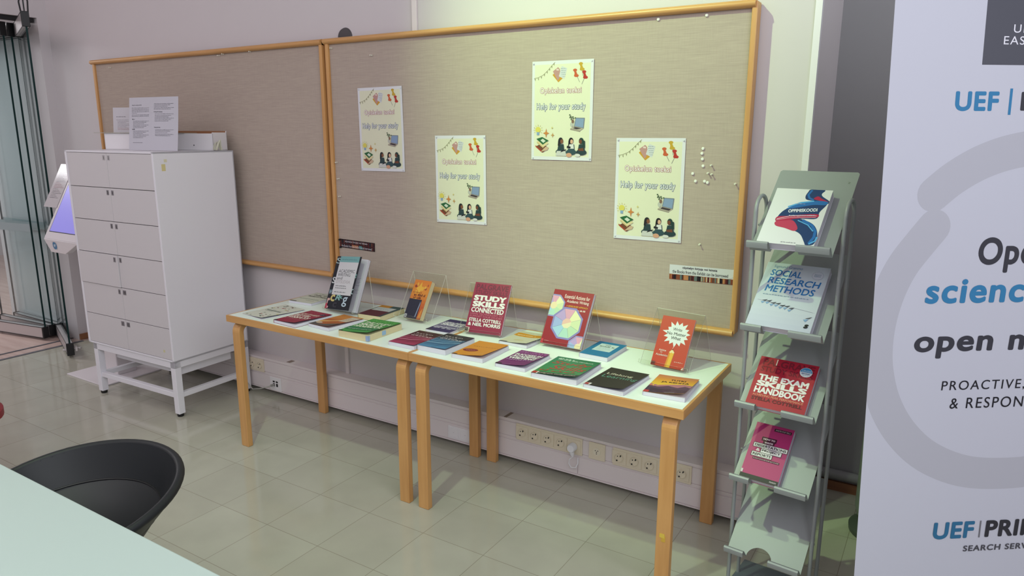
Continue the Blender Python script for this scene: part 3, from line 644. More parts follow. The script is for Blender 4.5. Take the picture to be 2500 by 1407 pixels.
G = 'books lying on the display tables'
flat = [
 ('white booklet with scattered coloured dots at the left end of the left table', -1.145, -.613, -8.9, .185, .250, .004, ('#E6E9DC', art_dots), '#E2E4DA', PAGE, 0.0090),
 ('white paperback with dark title lying behind the dotted booklet', -1.140, -.315, 3, .165, .215, .014, ('#E0E5D4', art_white), '#DADDD0', PAGE, 0),
 ('dark red paperback with pale block title lying in the front row of the left table', -.874, -.641, -4, .165, .230, .015, ('#9C2342', art_red), '#8F2440', PAGE, 0.0120),
 ('orange and grey wavy patterned paperback lying between red and green books', -.680, -.596, -6, .152, .215, .015, ('#B8622F', art_wave), '#C9C6CC', PAGE, 0.0120),
 ('thick cream paged book with maroon, teal and orange cover', -.580, -.364, 4, .140, .200, .027, ('#4A4E52', art_burg), '#8E8660', CREAM, 0),
 ('thick green study handbook with white block title and lifted cover', -.431, -.643, 1, .177, .236, .030, ('#3F9A46', art_green), '#D8D2B4', CREAM, .014),
 ('pink and dark brown paperback lying left of the table seam', -.151, -.621, -1, .146, .210, .016, ('#8C2A4A', art_swoosh('#43262E', '#8E2B50', '#B93D6B', '#D98BA6')), '#D5CED4', PAGE, 0.0060),
 ('blue and black paperback lying just right of the table seam', .003, -.610, -1, .151, .212, .022, ('#2E5A80', art_swoosh('#2A2E36', '#3A6E98', '#4E92C4', '#8FBCDC')), '#CDD2DA', PAGE, 0.0060),
 ('indigo paperback with white title lying behind the table seam', -.151, -.363, 2, .136, .205, .011, ('#40396A', art_crit), '#DDD8C8', PAGE, 0),
 ('bright orange paperback with a red oval badge in the front row', .192, -.620, 1.5, .152, .213, .018, ('#E0942E', art_orange), '#D9D4D2', PAGE, 0.0150),
 ('cream paperback with an orange wavy band lying behind the orange book', .247, -.345, -2.7, .148, .190, .013, ('#DBD8C2', art_cream), '#D2D2CC', PAGE, 0.0120),
 ('purple paperback with white block title in the front row of the right table', .407, -.619, 0, .138, .206, .014, ('#7A3173', art_purple), '#D5CBD6', PAGE, 0.0150),
 ('green paperback with red handwritten title in the front row', .591, -.649, 1.5, .191, .232, .018, ('#2F7F58', art_grred), '#D8CFD6', PAGE, 0.0150),
 ('plain blue paperback with a pale title label behind the green and red book', .636, -.330, -.5, .128, .200, .019, ('#2C82B6', art_blue), '#CFCBD6', PAGE, 0),
 ('black paperback with thin lettering near the right table front', .809, -.643, -3, .162, .226, .013, ('#2A2C29', art_black), '#D8CDD4', PAGE, 0.0135),
 ('sunset coloured paperback with dark mountains at the right front corner', 1.025, -.605, 3.5, .152, .206, .015, ('#E3A446', art_tutki), '#CFC6D6', PAGE, 0.0180),
]
for lab, x, y, deg, w, l, t, art, sp, pg, lift in flat:
    book(lab, 'book', flatM(x, y, deg), w, l, t, art, sp, pg, lift, G)
# library stickers on the green handbook's page edge
g = [o for o in COL.objects if o.get('label', '').startswith('thick green study')][0]
s = MB(); s.box((.163, -.0006, .002), (.1776, .001, .0265), mat('#8FA4C8', .5)); s.box((.1762, -.0004, .002), (.1776, .012, .0265), mat('#8FA4C8', .5)); o = s.build('sticker', g); o['label'] = 'blue sticker on the page edge'
s = MB(); s.box((.1762, .095, .006), (.1776, .12, .026), mat('#8FB0D0', .5)); o = s.build('sticker', g); o['label'] = 'pale blue sticker on the page edge'

# ---- acrylic easels and the books standing in them
def easel(x0, y0, w, deg, tilt, H, back, label, bl, bt):
    """bl: lower left corner of the book it carries, bt: that book's thickness"""
    t = thing('book_easel', label, 'book stand', (x0, y0, TH), rad(deg), 'clear acrylic book easels')
    th = .0028; yb = -(bl[0]-x0)*math.sin(rad(deg))+(bl[1]-y0)*math.cos(rad(deg))
    by, bz = yb+bt*math.cos(rad(tilt))+.003, .0035; ty = by+(H-bz)*math.tan(rad(tilt))
    def sheet(path, name):
        s = MB(); n = len(path)
        A = [Vector((0, p[0], p[1])) for p in path]
        N = []
        for i in range(n):
            d = (A[min(i+1, n-1)]-A[max(i-1, 0)]).normalized(); N.append(Vector((0, -d.z, d.y))*th*.5)
        L_ = [A[i]+N[i] for i in range(n)]; R_ = [A[i]-N[i] for i in range(n)]; X = Vector((w, 0, 0))
        V = L_+R_+[p+X for p in L_]+[p+X for p in R_]
        for i in range(n-1):
            s.add([L_[i], L_[i+1], L_[i+1]+X, L_[i]+X], [(0, 1, 2, 3)], ACRYL); s.add([R_[i], R_[i+1], R_[i+1]+X, R_[i]+X], [(0, 1, 2, 3)], ACRYL)
            s.add([L_[i], L_[i+1], R_[i+1], R_[i]], [(0, 1, 2, 3)], ACRED); s.add([L_[i]+X, L_[i+1]+X, R_[i+1]+X, R_[i]+X], [(0, 1, 2, 3)], ACRED)
        for i in (0, n-1): s.add([L_[i], R_[i], R_[i]+X, L_[i]+X], [(0, 1, 2, 3)], ACRED)
        return s.build(name, t)
    c = math.cos(rad(tilt)); sn = math.sin(rad(tilt))
    # lip, ledge square to the panel, leaning front panel
    g_ = bt+.009; ly, lz = by-g_*c, bz+g_*sn
    sheet([(ly+.013*sn, lz+.013*c), (ly, lz), (by, bz), (ty, H)], 'front_panel')
    sheet([(ty, H), (back, .002)], 'back_leg')
    return t
def standM(bl, deg, tilt, t):
    ex = Vector((math.cos(rad(deg)), math.sin(rad(deg)), 0)); dep = Vector((-ex.y, ex.x, 0))
    uv = Vector((0, 0, 1))*math.cos(rad(tilt))+dep*math.sin(rad(tilt)); n = ex.cross(uv)
    return frame_M(Vector(bl)-n*t, ex, uv)
def art_s1(a):
    a.text(.0, .86, .2, .97, 'S', '#B9D4D6', .0); a.text(.02, .48, .16, .6, 's', '#D9DCE0', .0)
    a.rect(.14, .89, .93, 1, '#7FB3B6'); a.rect(.14, .27, .93, .89, '#DEDCE2'); a.greek(.2, .93, .85, .95, '#5C8E92', 1, 12)
    a.text(.2, .69, .86, .75, 'ACADEMIC', '#4A4A50', 0); a.text(.2, .62, .72, .68, 'WRITING', '#4A4A50', 0); a.text(.2, .56, .42, .61, 'and', '#4A4A50', 0); a.text(.2, .49, .78, .55, 'DYSLEXIA', '#B9AEB4', 0)
    a.greek(.22, .43, .65, .45, '#77777C', 3, 6); a.greek(.22, .39, .68, .41, '#77777C', 4, 6); a.greek(.22, .315, .7, .335, '#77777C', 5, 5)
    a.text(.02, .27, .14, .36, 'w', '#A9C4D4', .0, .2); a.text(.14, .14, .32, .27, 'c', '#DCCB86', .03); a.text(.34, .17, .55, .27, 'R', '#8FC0BE', .03, .2); a.text(.5, .2, .65, .28, 'k', '#8FC0BE', .02, -.2)
    a.text(.66, .06, .85, .24, 'g', '#C9DCEC', .01); a.text(.03, .06, .14, .2, 'r', '#E5B9B4', .03); a.text(.3, .03, .48, .13, 'c', '#3C3A44', .04); a.text(.93, .3, 1, .4, 'c', '#B9D4D6', 0); a.text(.93, .6, .99, .68, 'e', '#8FC0BE', 0)
    a.rect(0, .0, .08, .1, '#C0495C'); a.rect(.07, .01, .13, .05, '#E7A9B0')
easel(-.845, -.372, .205, 2, 25, .24, .19, 'clear acrylic easel holding the black and white lettered book', (-.832, -.346), 0.022)
b1 = book('black book with white title panel standing slightly open in the leftmost easel', 'book', standM((-.832, -.346, TH+.0168), 3, 25, .022), .205, .283, .022, ('#20222C', art_s1), '#1A1A20', PAGE, 0, 'books standing in easels', open_ang=rad(13))
a = Art(.202, .279, '#E2E2EA', .6, .00003, .0002); a.ell(.45, .8, .2, .12, '#D6D4E4'); lines(a, .5, .95, .5, .66, 7, '#8E8CA0', 2, 9, .45); lines(a, .5, .95, .36, .44, 4, '#8E8CA0', 9, 9, .45)
a.build('title_page', b1, None, z=.0214)

def art_s2(a):
    a.grad(0, .0, 1, 1, ['#B0492A', '#C25B2A', '#DB8A33', '#D9792E'], 12)
    for k in range(9):
        r = random.Random(k); u, v = r.uniform(.05, .9), r.uniform(.45, .95); a.strip([(u, v), (u+r.uniform(-.3, .3), v+r.uniform(-.2, .2)), (u+r.uniform(-.4, .4), v+r.uniform(-.3, .3))], [.02, .06, .02], r.choice(['#E9B24A', '#A83E24', '#E59C3C', '#8E3320'])) if False else a.ell(u, v*.95, r.uniform(.04, .1), r.uniform(.03, .06), r.choice(['#E4A845', '#B4522C', '#E09A40', '#9C3E26']), 10)
    a.poly([(.2, .78), (.35, .84), (.45, .96), (.5, .84), (.68, .8), (.5, .72), (.42, .62), (.34, .72)], '#E8AE3E')
    a.greek(.1, .66, .6, .69, '#7A2E1C', 3, 8); a.greek(.2, .58, .9, .64, '#5E2417', 8, 3); a.greek(.2, .51, .75, .565, '#5E2417', 9, 3)
    a.rect(0, 0, .76, .5, '#23263A'); a.poly([(.62, .05), (.68, .05), (.74, .4), (.7, .46)], '#8E94AE'); a.rect(.01, .01, .15, .1, '#C9C9CE'); a.rect(.04, .025, .12, .085, '#8C8C92')
    a.poly([(.78, .02), (.98, .03), (.96, .3), (.86, .2)], '#D98C3E')
easel(-.415, -.262, .211, -1.5, 30, .223, .176, 'clear acrylic easel holding the small orange novel', (-.352, -.283), 0.030)
book('small thick orange and black novel with cream pages standing in an easel', 'book', standM((-.352, -.283, TH+.0225), -1.2, 30, .030), .104, .200, .030, ('#C8672E', art_s2), '#7E2E1E', CREAM, 0, 'books standing in easels')
def art_s3(a):
    a.text(.05, .855, .95, .97, 'PALGRAVE', '#6E1E3C', .03); a.text(.05, .765, .95, .845, 'STUDY SKILLS', '#6E1E3C', .02)
    a.text(.05, .635, .95, .745, 'STUDY', '#F2EEEA', .06); a.text(.05, .51, .95, .625, 'SKILLS', '#F2EEEA', .06); a.text(.05, .40, .95, .50, 'CONNECTED', '#F2EEEA', .035)
    a.text(.05, .35, .95, .39, 'USING TECHNOLOGY TO', '#C76A80', .02); a.text(.05, .30, .95, .34, 'SUPPORT YOUR STUDIES', '#C76A80', .02)
    a.text(.05, .215, .95, .285, 'STELLA COTTRELL', '#F2EEEA', .035); a.text(.05, .13, .95, .20, '& NEIL MORRIS', '#F2EEEA', .035)
    a.rect(0, 0, .12, .095, '#D8CCC0'); a.rect(0, .012, .09, .085, '#5A4C48')
easel(-.006, -.293, .216, 8, 30, .215, .185, 'clear acrylic easel holding the crimson skills book at the middle', (.033, -.306), 0.012)
book('crimson paperback with large white block title standing in the middle easel', 'book', standM((.033, -.306, TH+.0135), 7.5, 30, .012), .184, .243, .012, ('#962447', art_s3), '#8C2444', PAGE, 0, 'books standing in easels')
def octa(a, cx, cy, r, asp):
    def ring(rr, c, off=PI/8): a.poly([(cx+rr*math.cos(off+k*PI/4.0), cy+rr*asp*math.sin(off+k*PI/4.0)) for k in range(8)], c)
    ring(r*1.08, '#8F86C4')
    cols = ['#D6E2B4', '#BFDDB8', '#B4DCCB', '#A9CFE6', '#A3B6E4', '#BDA3D6', '#E2A6BE', '#ECE8B8'][::-1]
    P = lambda rr, k: (min(1, max(0, cx+rr*math.cos(PI/8+k*PI/4))), min(1, max(0, cy+rr*asp*math.sin(PI/8+k*PI/4))))
    for k in range(8): a.poly([(min(1, max(0, cx)), min(1, max(0, cy))), P(r*.96, k), P(r*.96, k+1)], cols[k])
    for k in range(8): a.strip([P(0, k), P(r*.96, k)], .004, '#7E7AA0')
    a.poly([P(r*.32, k) for k in range(8)], '#EFE3BE'); a.poly([P(r*.32, k) for k in range(0, 4)]+[P(r*.32, 4)], '#EDBFB0')
def clipped(a, cx, cy, r, asp, side):
    lim = (lambda p: (max(0, p[0]), p[1])) if side < 0 else (lambda p: (min(1, p[0]), max(0, p[1])))
    a.poly([lim((cx+r*1.08*math.cos(PI/8+k*PI/4), cy+r*1.08*asp*math.sin(PI/8+k*PI/4))) for k in range(8)], '#9A92C8')
    cols = ['#EBE8BC', '#E2A6BE', '#BDA3D6', '#A3B6E4', '#A9CFE6', '#B4DCCB', '#BFDDB8', '#D6E2B4']
    for k in range(8):
        a.poly([lim((cx, cy)), lim((cx+r*.95*math.cos(PI/8+k*PI/4), cy+r*.95*asp*math.sin(PI/8+k*PI/4))), lim((cx+r*.95*math.cos(PI/8+(k+1)*PI/4), cy+r*.95*asp*math.sin(PI/8+(k+1)*PI/4)))], cols[k])
    a.poly([lim((cx+r*.33*math.cos(k*PI/4), cy+r*.33*asp*math.sin(k*PI/4))) for k in range(8)], '#F0DDB4')
def art_s4(a):
    a.text(.3, .86, .93, .93, 'Essential Actions for', '#F0DDD6', .012); a.text(.38, .77, .93, .84, 'Academic Writing', '#F0DDD6', .012); a.text(.4, .71, .93, .74, 'A GENRE-BASED APPROACH', '#E0A83C', .02); a.greek(.42, .65, .92, .68, '#F0DDD6', 2, 9)
    clipped(a, .08, .70, .27, .76, -1); octa(a, .52, .41, .37, .78); clipped(a, .93, .03, .25, .78, 1)
    a.rect(0, .0, .06, .08, '#D0404C'); a.greek(.09, .05, .2, .062, '#D9A0A0', 4, 3)
easel(.408, -.289, .212, 0, 30, .20, .214, 'clear acrylic easel holding the red octagon patterned book', (.424, -.284), 0.020)
book('red paperback with pastel octagon wheels standing in an easel on the right table', 'book', standM((.424, -.284, TH+.0175), -1, 30, .020), .194, .250, .020, ('#9C1F2E', art_s4), '#8E1C2A', PAGE, 0, 'books standing in easels')
def art_s5(a):
    P = []; n = 15; cx, cy = .55, .67
    R_ = [1, .72, .95, .7, 1.08, .74, .98, .72, 1.05, .7, 1.1, .74, .9, .72, 1.15, .72, 1, .7, 1.1, .74, .95, .7, 1.05, .72, 1, .74, 1.1, .72, .95, .7]
    for k in range(30): an = 2*PI*k/30+.1; P.append((cx+.40*R_[k]*math.cos(an), cy+.25*R_[k]*math.sin(an)))
    a.poly(P, '#E4E8EA'); a.poly([(.52, .46), (.60, .47), (.54, .38), (.56, .43)], '#E4E8EA'); a.strip([(.55, .42), (.53, .36)], .008, '#E4C0B8')
    a.text(.40, .73, .68, .79, 'Write', '#3A3A3C', .008); a.text(.25, .64, .82, .70, 'No Matter', '#3A3A3C', .008); a.text(.40, .555, .70, .615, 'What', '#3A3A3C', .008)
    a.poly([(.42, 0), (.58, 0), (.62, .3), (.56, .345), (.52, .35), (.46, .30)], '#E8B23A'); a.poly([(.42, 0), (.47, 0), (.505, .3), (.46, .30)], '#D98A2C'); a.poly([(.56, 0), (.58, 0), (.62, .3), (.6, .3)], '#D9A02E')
    a.poly([(.46, .30), (.50, .28), (.54, .30), (.58, .28), (.62, .3), (.55, .36)], '#EBD9A4'); a.poly([(.53, .345), (.57, .345), (.55, .37)], '#5A2A22')
    a.text(.14, .295, .36, .335, 'Advice', '#F0DAD2', .012); a.text(.2, .26, .27, .285, 'for', '#F0DAD2', .01); a.text(.08, .20, .44, .24, 'Academics', '#F0DAD2', .012); a.greek(.68, .12, .95, .14, '#F0C9BE', 5, 6)
    a.rect(.0, .0, .13, .075, '#8E2A2E'); a.rect(.015, .01, .105, .065, '#6E1A22'); a.poly([(.92, .0), (.99, .0), (.98, .05)], '#F0E6E0')
easel(.885, -.281, .210, -7, 32, .209, .212, 'clear acrylic easel at the right end of the right table holding the red pencil book', (.936, -.297), 0.010)
book('bright red paperback with a white burst and yellow pencil standing in the rightmost easel', 'book', standM((.936, -.297, TH+.0135), -4.4, 30, .010), .137, .207, .010, ('#C23A26', art_s5), '#B83A28', PAGE, 0, 'books standing in easels')

# ------------------------------------------------------------------ leaflet rack
RA = rad(5.6); RO = Vector((1.349, -.611, 0)); RW = .248
rack = thing('leaflet_rack', 'tall grey metal leaflet rack with sloping trays beside the right table', 'rack', RO, -RA)
LIPS = [1.296, 1.027, .763, .501, .229]
TD, TOPD, TOPZ = .037, .292, .205      # trough depth, panel top depth and height relative to lip
def rack_panel(zl, i):
    zt = zl-.033; sl = Vector((0, TOPD-TD, TOPZ+.033)); L_ = sl.length; sl = sl/L_
    n0, n1 = .066, .150; thk = .0016
    s = MB()
    def P(x, d): return Vector((x, TD, zt))+sl*d
    nrm = Vector((1, 0, 0)).cross(sl)
    # panel outline with a half round notch at the foot and rounded top corners
    out = [(0, 0), (n0, 0)]+[((n0+n1)/2-(n1-n0)/2*math.cos(PI*k/14), (n1-n0)/2*.95*math.sin(PI*k/14)) for k in range(1, 14)]+[(n1, 0), (RW, 0), (RW, L_-.006), (RW-.006, L_), (.006, L_), (0, L_-.006)]
    Vf = [P(x, d)+nrm*thk for x, d in out]; Vb = [P(x, d) for x, d in out]; n = len(out)
    s.add(Vf+Vb, [tuple(range(n)), tuple(range(n, 2*n))[::-1]]+[(k, (k+1) % n, n+(k+1) % n, n+k) for k in range(n)], RACKM)
    pan = s.build('tray_panel', rack)
    me = pan.data; bm = bmesh.new(); bm.from_mesh(me); bmesh.ops.triangulate(bm, faces=[f for f in bm.faces if len(f.verts) > 4]); bm.to_mesh(me); bm.free()
    prof = [(TD, zt), (.010, zl-.003), (.005, zl), (-.001, zl), (-.005, zl-.004), (-.005, zl-.010), (-.001, zl-.022), (.001, zl-.022), (-.003, zl-.010), (-.003, zl-.005), (0, zl-.002), (.004, zl-.002), (.008, zl-.005), (TD-.001, zt-.002)]
    for x0, x1 in ((0, n0), (n1, RW)):
        s = MB(); m = len(prof); V = [(x0, y, z) for y, z in prof]+[(x1, y, z) for y, z in prof]
        s.add(V, [tuple(range(m)), tuple(range(m, 2*m))[::-1]]+[(k, (k+1) % m, m+(k+1) % m, m+k) for k in range(m)], RACKM)
        s.build('lip', pan, smooth=True)
    return pan
pans = [rack_panel(z, i) for i, z in enumerate(LIPS)]
# logo scratch-mark on the top panel
sl = Vector((0, TOPD-TD, TOPZ+.033)).normalized(); MX = frame_M(Vector((RW-.026, TD, LIPS[0]-.033))+sl*.298+Vector((1, 0, 0)).cross(sl)*.0018, (1, 0, 0), sl)
a = Art(.008, .008, '#A3ABA6', .38, .00003, .0001); a.strip([(.1, .9), (.9, .85), (.1, .1), (.9, .1)], .18, '#2A2E2C'); o = a.build('maker_mark', pans[0]); o.matrix_local = MX
for x in (-.012, RW+.012):
    s = MB(); r = .05; z = 1.425-r; y0, y1 = .100, .205; yc = (y0+y1)/2; ry = (y1-y0)/2
    pts = [(x, y0, 0.01), (x, y0, z)]+[(x, yc-ry*math.cos(k), z+r*math.sin(k)) for k in [PI*i/12 for i in range(1, 12)]]+[(x, y1, z), (x, y1, 0.01)]
    s.tube(pts, .0065, RACKM, 12); s.build('tube_frame', rack, smooth=True)
s = MB()
for z in LIPS: s.tube([(-.012, .135, z+.0555-.02), (RW+.012, .135, z+.0555-.02)], .004, RACKM, 8)
s.build('cross_rod', rack, smooth=True)
boxobj('base_plate', (-.02, .03, 0.001), (RW+.02, .30, .012), mat('#6F7A80', .4, metal=.3), rack, .002)
def rackbook(i, x, up0, w, l, t, art, spine, label, deg=0, open_ang=0):
    zt = LIPS[i]-.033; slv = Vector((0, TOPD-TD, TOPZ+.033)).normalized(); nr = Vector((1, 0, 0)).cross(slv)
    Mr = Matrix.Translation(RO) @ Matrix.Rotation(-RA, 4, 'Z')
    o = Vector((x, TD, zt))+slv*up0+nr*.0022
    M = Mr @ frame_M(o, (1, 0, 0), slv) @ Matrix.Rotation(rad(deg), 4, 'Z')
    return book(label, 'book', M, w, l, t, art, spine, PAGE, 0, 'books on the leaflet rack', open_ang=open_ang)
def art_r1(a):
    blue, dk, red, lt = '#2C6FB4', '#23406E', '#B52A4E', '#5FB0E4'
    a.blob([(.62, 1), (.86, 1), (.83, .93), (.86, .88), (1, .8), (.97, .75), (.75, .79), (.6, .81), (.56, .87), (.58, .95)], dk); a.blob([(.78, .88), (.86, .84), (.98, .79), (.97, .76), (.84, .8), (.72, .83)], red); a.strip([(.64, .99), (.6, .9), (.64, .84), (.72, .81)], .04, blue)
    a.blob([(.2, .46), (.28, .6), (.5, .72), (.75, .79), (.97, .79), (.97, .72), (.9, .6), (.88, .48), (.6, .46), (.35, .4), (.22, .38)], dk)
    a.blob([(.3, .62), (.5, .73), (.75, .795), (.97, .79), (.95, .73), (.75, .72), (.5, .66)], blue); a.strip([(.32, .66), (.52, .75), (.74, .79)], .03, lt)
    a.blob([(.2, .47), (.4, .5), (.65, .54), (.88, .56), (.88, .5), (.6, .47), (.35, .4), (.2, .39)], red); a.strip([(.2, .43), (.45, .51), (.87, .53)], .014, '#E8C9D6'); a.strip([(.2, .41), (.45, .475), (.87, .5)], .008, '#E8C9D6')
    a.blob([(.2, .38), (.24, .32), (.4, .28), (.6, .24), (.72, .18), (.82, .06), (.86, .02), (.98, .04), (1, .16), (.96, .28), (.86, .38), (.7, .44), (.55, .46), (.35, .4)], dk); a.blob([(.2, .38), (.23, .31), (.4, .28), (.58, .24), (.62, .3), (.5, .42), (.36, .41)], '#C2405E')
    a.strip([(.66, .44), (.85, .36), (.94, .26), (.95, .16), (.9, .05)], .05, blue); a.strip([(.9, .04), (.99, .1), (1, .17)], .03, lt); a.strip([(.58, .43), (.78, .36), (.9, .26)], .02, lt)
    a.text(.36, .555, .86, .615, 'OPPIMISKOODI', '#EDF0F4', .03, 0, rad(8)); a.text(.4, .48, .84, .515, 'Kuinka oppimisen avaimet', '#D6C9DA', .02, 0, rad(6)); a.greek(.45, .72, .62, .735, '#B9B9C4', 2, 5); a.greek(.42, .03, .68, .045, '#9A9AA2', 3, 5)
def art_r2(a):
    a.grad(0, .0, 1, 1, ['#C5CBDC', '#CFD6E2', '#C8D6DE', '#C6CFDA'], 12); b = '#2F74B4'
    a.text(.12, .91, .58, .965, 'Sigmund Grønmo', '#5F86A8', .005, .1); a.text(.1, .79, .6, .89, 'SOCIAL', b, .02, .12); a.text(.1, .665, .93, .765, 'RESEARCH', b, .02, .12); a.text(.1, .535, .88, .64, 'METHODS', b, .02, .12)
    a.greek(.1, .48, .82, .495, '#7F9AB4', 3, 16); a.ell(.84, .86, .09, .065, '#B4BCCB'); a.ell(.84, .86, .082, .059, '#C9D0DC'); a.text(.79, .865, .89, .885, 'Second', '#7A93B0', .01); a.text(.79, .84, .89, .86, 'Edition', '#7A93B0', .01)
    a.strip([(.05, .39), (.95, .30)], .004, '#A9A9B8')
    for k in range(7): u = .12+.075*k; v = .385-.012*k+.01*(k % 2); a.poly([(u, v), (u+.09, v+.022), (u+.06, v-.01)], '#4A4E58'); a.poly([(u-.01, v-.02), (u+.06, v-.012), (u+.02, v-.05)], '#86A8CE')
    a.poly([(.86, .2), (.96, .235), (.93, .205)], '#5A5A60'); a.poly([(.84, .18), (.92, .2), (.88, .15)], '#86A8CE'); a.text(.88, .06, .95, .12, 's', '#1E1E22', .05, .2)
def art_r3(a):
    a.text(.06, .83, .95, .97, 'PALGRAVE', '#7E1C30', .03); a.text(.06, .70, .95, .81, 'STUDY SKILLS', '#7E1C30', .02); a.rect(.29, .86, .305, .98, '#E6D2CE')
    a.text(.07, .52, .93, .64, 'THE EXAM', '#F2EEEC', .05); a.text(.07, .40, .93, .515, 'SKILLS', '#F2EEEC', .06); a.text(.07, .26, .93, .39, 'HANDBOOK', '#F2EEEC', .045); a.text(.07, .20, .93, .245, 'ACHIEVING PEAK PERFORMANCE', '#E08A72', .03); a.text(.07, .12, .93, .185, 'STELLA COTTRELL', '#5E1A28', .03)
    a.ell(.82, .83, .105, .095, '#DFE8EE'); a.poly([(.82+.1*math.cos(k), .83+.09*math.sin(k)) for k in [PI*1.05*-.0+PI*i/10 for i in range(11)]], '#3E92C4'); a.greek(.75, .86, .9, .875, '#CFE4F0', 1, 5); a.greek(.75, .84, .9, .852, '#CFE4F0', 2, 5); a.text(.75, .79, .89, .815, 'SECOND', '#3E6E94', .04); a.greek(.77, .765, .87, .775, '#3E6E94', 2, 4)
def art_r4(a):
    a.rect(.5, .9, .95, .95, '#2E2228'); a.text(.53, .912, .92, .938, 'SMARTER STUDY SKILLS', '#D6B9C4', .01)
    for (u0, v0, u1, v1, tx, bg, fg) in ((.27, .70, .63, .755, 'HOW TO', '#4A1A34', '#F2E6EA'), (.33, .64, .6, .695, 'WRITE', '#4A1A34', '#F2E6EA'), (.1, .565, .98, .635, 'DISSERTATIONS', '#EEEAEC', '#1E1A20'), (.33, .485, .86, .555, 'PROJECT', '#EEEAEC', '#1E1A20'), (.12, .405, .65, .475, 'REPORTS', '#EEEAEC', '#1E1A20')):
        a.rect(u0-.015, v0-.008, u1+.015, v1+.008, '#2A1820'); a.rect(u0, v0, u1, v1, bg if bg != '#4A1A34' else '#5A1F3E'); a.text(u0+.025, v0+.012, u1-.025, v1-.012, tx, fg, .035)
    a.text(.2, .495, .3, .545, '&', '#F2E6EA', .04); a.rect(.18, .35, .88, .385, '#4A1A34'); a.greek(.2, .36, .86, .375, '#E6B9CC', 4, 16); a.rect(0, 0, 1, .075, '#231C22'); a.text(.78, .025, .95, .05, 'PEARSON', '#CFC4C8', .02); a.rect(0, .08, .05, .14, '#D8D0D2')
rackbook(0, .024, .006, .172, .232, .030, ('#E6E8E8', art_r1), '#DADCE0', 'white paperback with a blue and red ribbon on the top tray of the rack')
rackbook(1, .008, .008, .200, .258, .028, ('#C9D0DC', art_r2), '#C9CDD8', 'pale blue research methods textbook on the second tray of the rack')
rackbook(2, .026, .003, .188, .190, .022, ('#AE2038', art_r3), '#B02A48', 'wide red exam handbook on the third tray of the rack')
rackbook(3, .026, .003, .127, .211, .026, ('#B93676', art_r4), '#B03A74', 'pink paperback with black and white title blocks on the fourth tray of the rack')

# ------------------------------------------------------------------ roll-up banner
BO = Vector((1.768, -.807, .375)); BX = Vector((.8004, .5994, 0)); BU = Vector((-.0418, .0558, .9976))
BMx = frame_M(BO, BX, BU); bw, b0, b1_ = .90, -.30, 1.72
ban = thing('roll_up_banner', 'tall white roll-up banner with blue and black lettering at the right edge', 'banner', M=BMx)
bh = b1_-b0
a = Art(bw, bh, '#B7B9C4', .5, .00003, .0006, 9, 1.0)
N = lambda x, y: (x/bw, (y-b0)/bh)
def T(x0, y0, x1, y1, s, c, bold=0., shear=0., sp=1.): u0, v0 = N(x0, y0); u1, v1 = N(x1, y1); a.text(u0, v0, u1, v1, s, c, bold, shear, 0, sp)
RING = '#A9AAB3'
def capstrip(pts, wdt):
    out = []
    for i in range(len(pts)-1):
        p = [Vector(pts[min(max(i+j-1, 0), len(pts)-1)]) for j in range(4)]
        for q_ in range(6):
            t = q_/6; out.append(tuple(.5*((2*p[1])+(p[2]-p[0])*t+(2*p[0]-5*p[1]+4*p[2]-p[3])*t*t+(3*p[1]-p[0]-3*p[2]+p[3])*t**3)))
    pts = out+[pts[-1]]
    a.strip([N(*p) for p in pts], wdt/bw, RING, True)
low = [(.156, 1.006), (.115, .955), (.075, .90), (.045, .835), (.025, .76), (.018, .68), (.026, .60), (.055, .51), (.11, .425), (.19, .355), (.30, .308), (.42, .295), (.54, .305), (.66, .355), (.745, .43), (.80, .53), (.82, .64)]
top = [(.148, 1.093), (.20, 1.135), (.27, 1.175), (.35, 1.203), (.44, 1.217), (.54, 1.215), (.64, 1.19), (.73, 1.14), (.80, 1.07), (.84, .98)]
zz = a.z; capstrip(low, .094); capstrip(top, .094)
for c_ in (low[0], top[0]):
    u, v = N(*c_); a.ell(u, v, .047/bw, .047/bh, RING)
u, v = N(.252, 1.43); u1, v1 = N(.70, b1_); a.rect(u, v, u1, v1, '#4A4B54')
T(.332, 1.512, .60, 1.533, 'UNIVERSITY OF', '#D6D6DE', -.004, 0, 1.15); T(.307, 1.482, .64, 1.503, 'EASTERN FINLAND', '#D6D6DE', -.004, 0, 1.15)
BL, DK = '#2F74A0', '#34343C'
T(.186, 1.311, .3085, 1.362, 'UEF', BL, .035, 0., 1.1); u, v = N(.337, 1.302); u1, v1 = N(.3455, 1.370); a.poly([(u, v), (u1-.001, v), (u1, v1), (u+.001, v1)], BL)
T(.371, 1.313, .66, 1.362, 'LIBRARY', DK, .035, 0., 1.1)
T(.2905, .878, .503, .976, 'Open', DK, .03, .06, 1.1); T(.1465, .784, .52, .862, 'science,', BL, .03, .06, 1.1)
T(.126, .640, .68, .722, 'open minds', DK, .03, .06, 1.1)
T(.2165, .5435, .60, .5745, 'PROACTIVE, OPEN', '#15151C', -.012, .06, 1.2); T(.246, .4935, .585, .5245, '& RESPONSIBLE', '#15151C', -.012, .06, 1.2)
T(.2295, .101, .356, .153, 'UEF', '#2A6488', .035, .05, 1.08); u, v = N(.3705, .1015); u1, v1 = N(.376, .153); a.poly([(u, v), (u1-.0015, v), (u1, v1), (u+.0015, v1)], '#6A6A70')
T(.389, .101, .62, .1535, 'PRIMO', '#2C2C32', .035, .05, 1.08); T(.3265, .060, .575, .078, 'SEARCH SERVICE', '#45454C', .025, .06, 1.15)
o = a.build('fabric_print', ban); o.location = (0, b0, 0)
for vv in (0, bh): pass
s = MB(); s.box((-.005, b1_-.004, -.016), (bw+.005, b1_+.02, .010), ALU); s.build('top_rail', ban, .004)
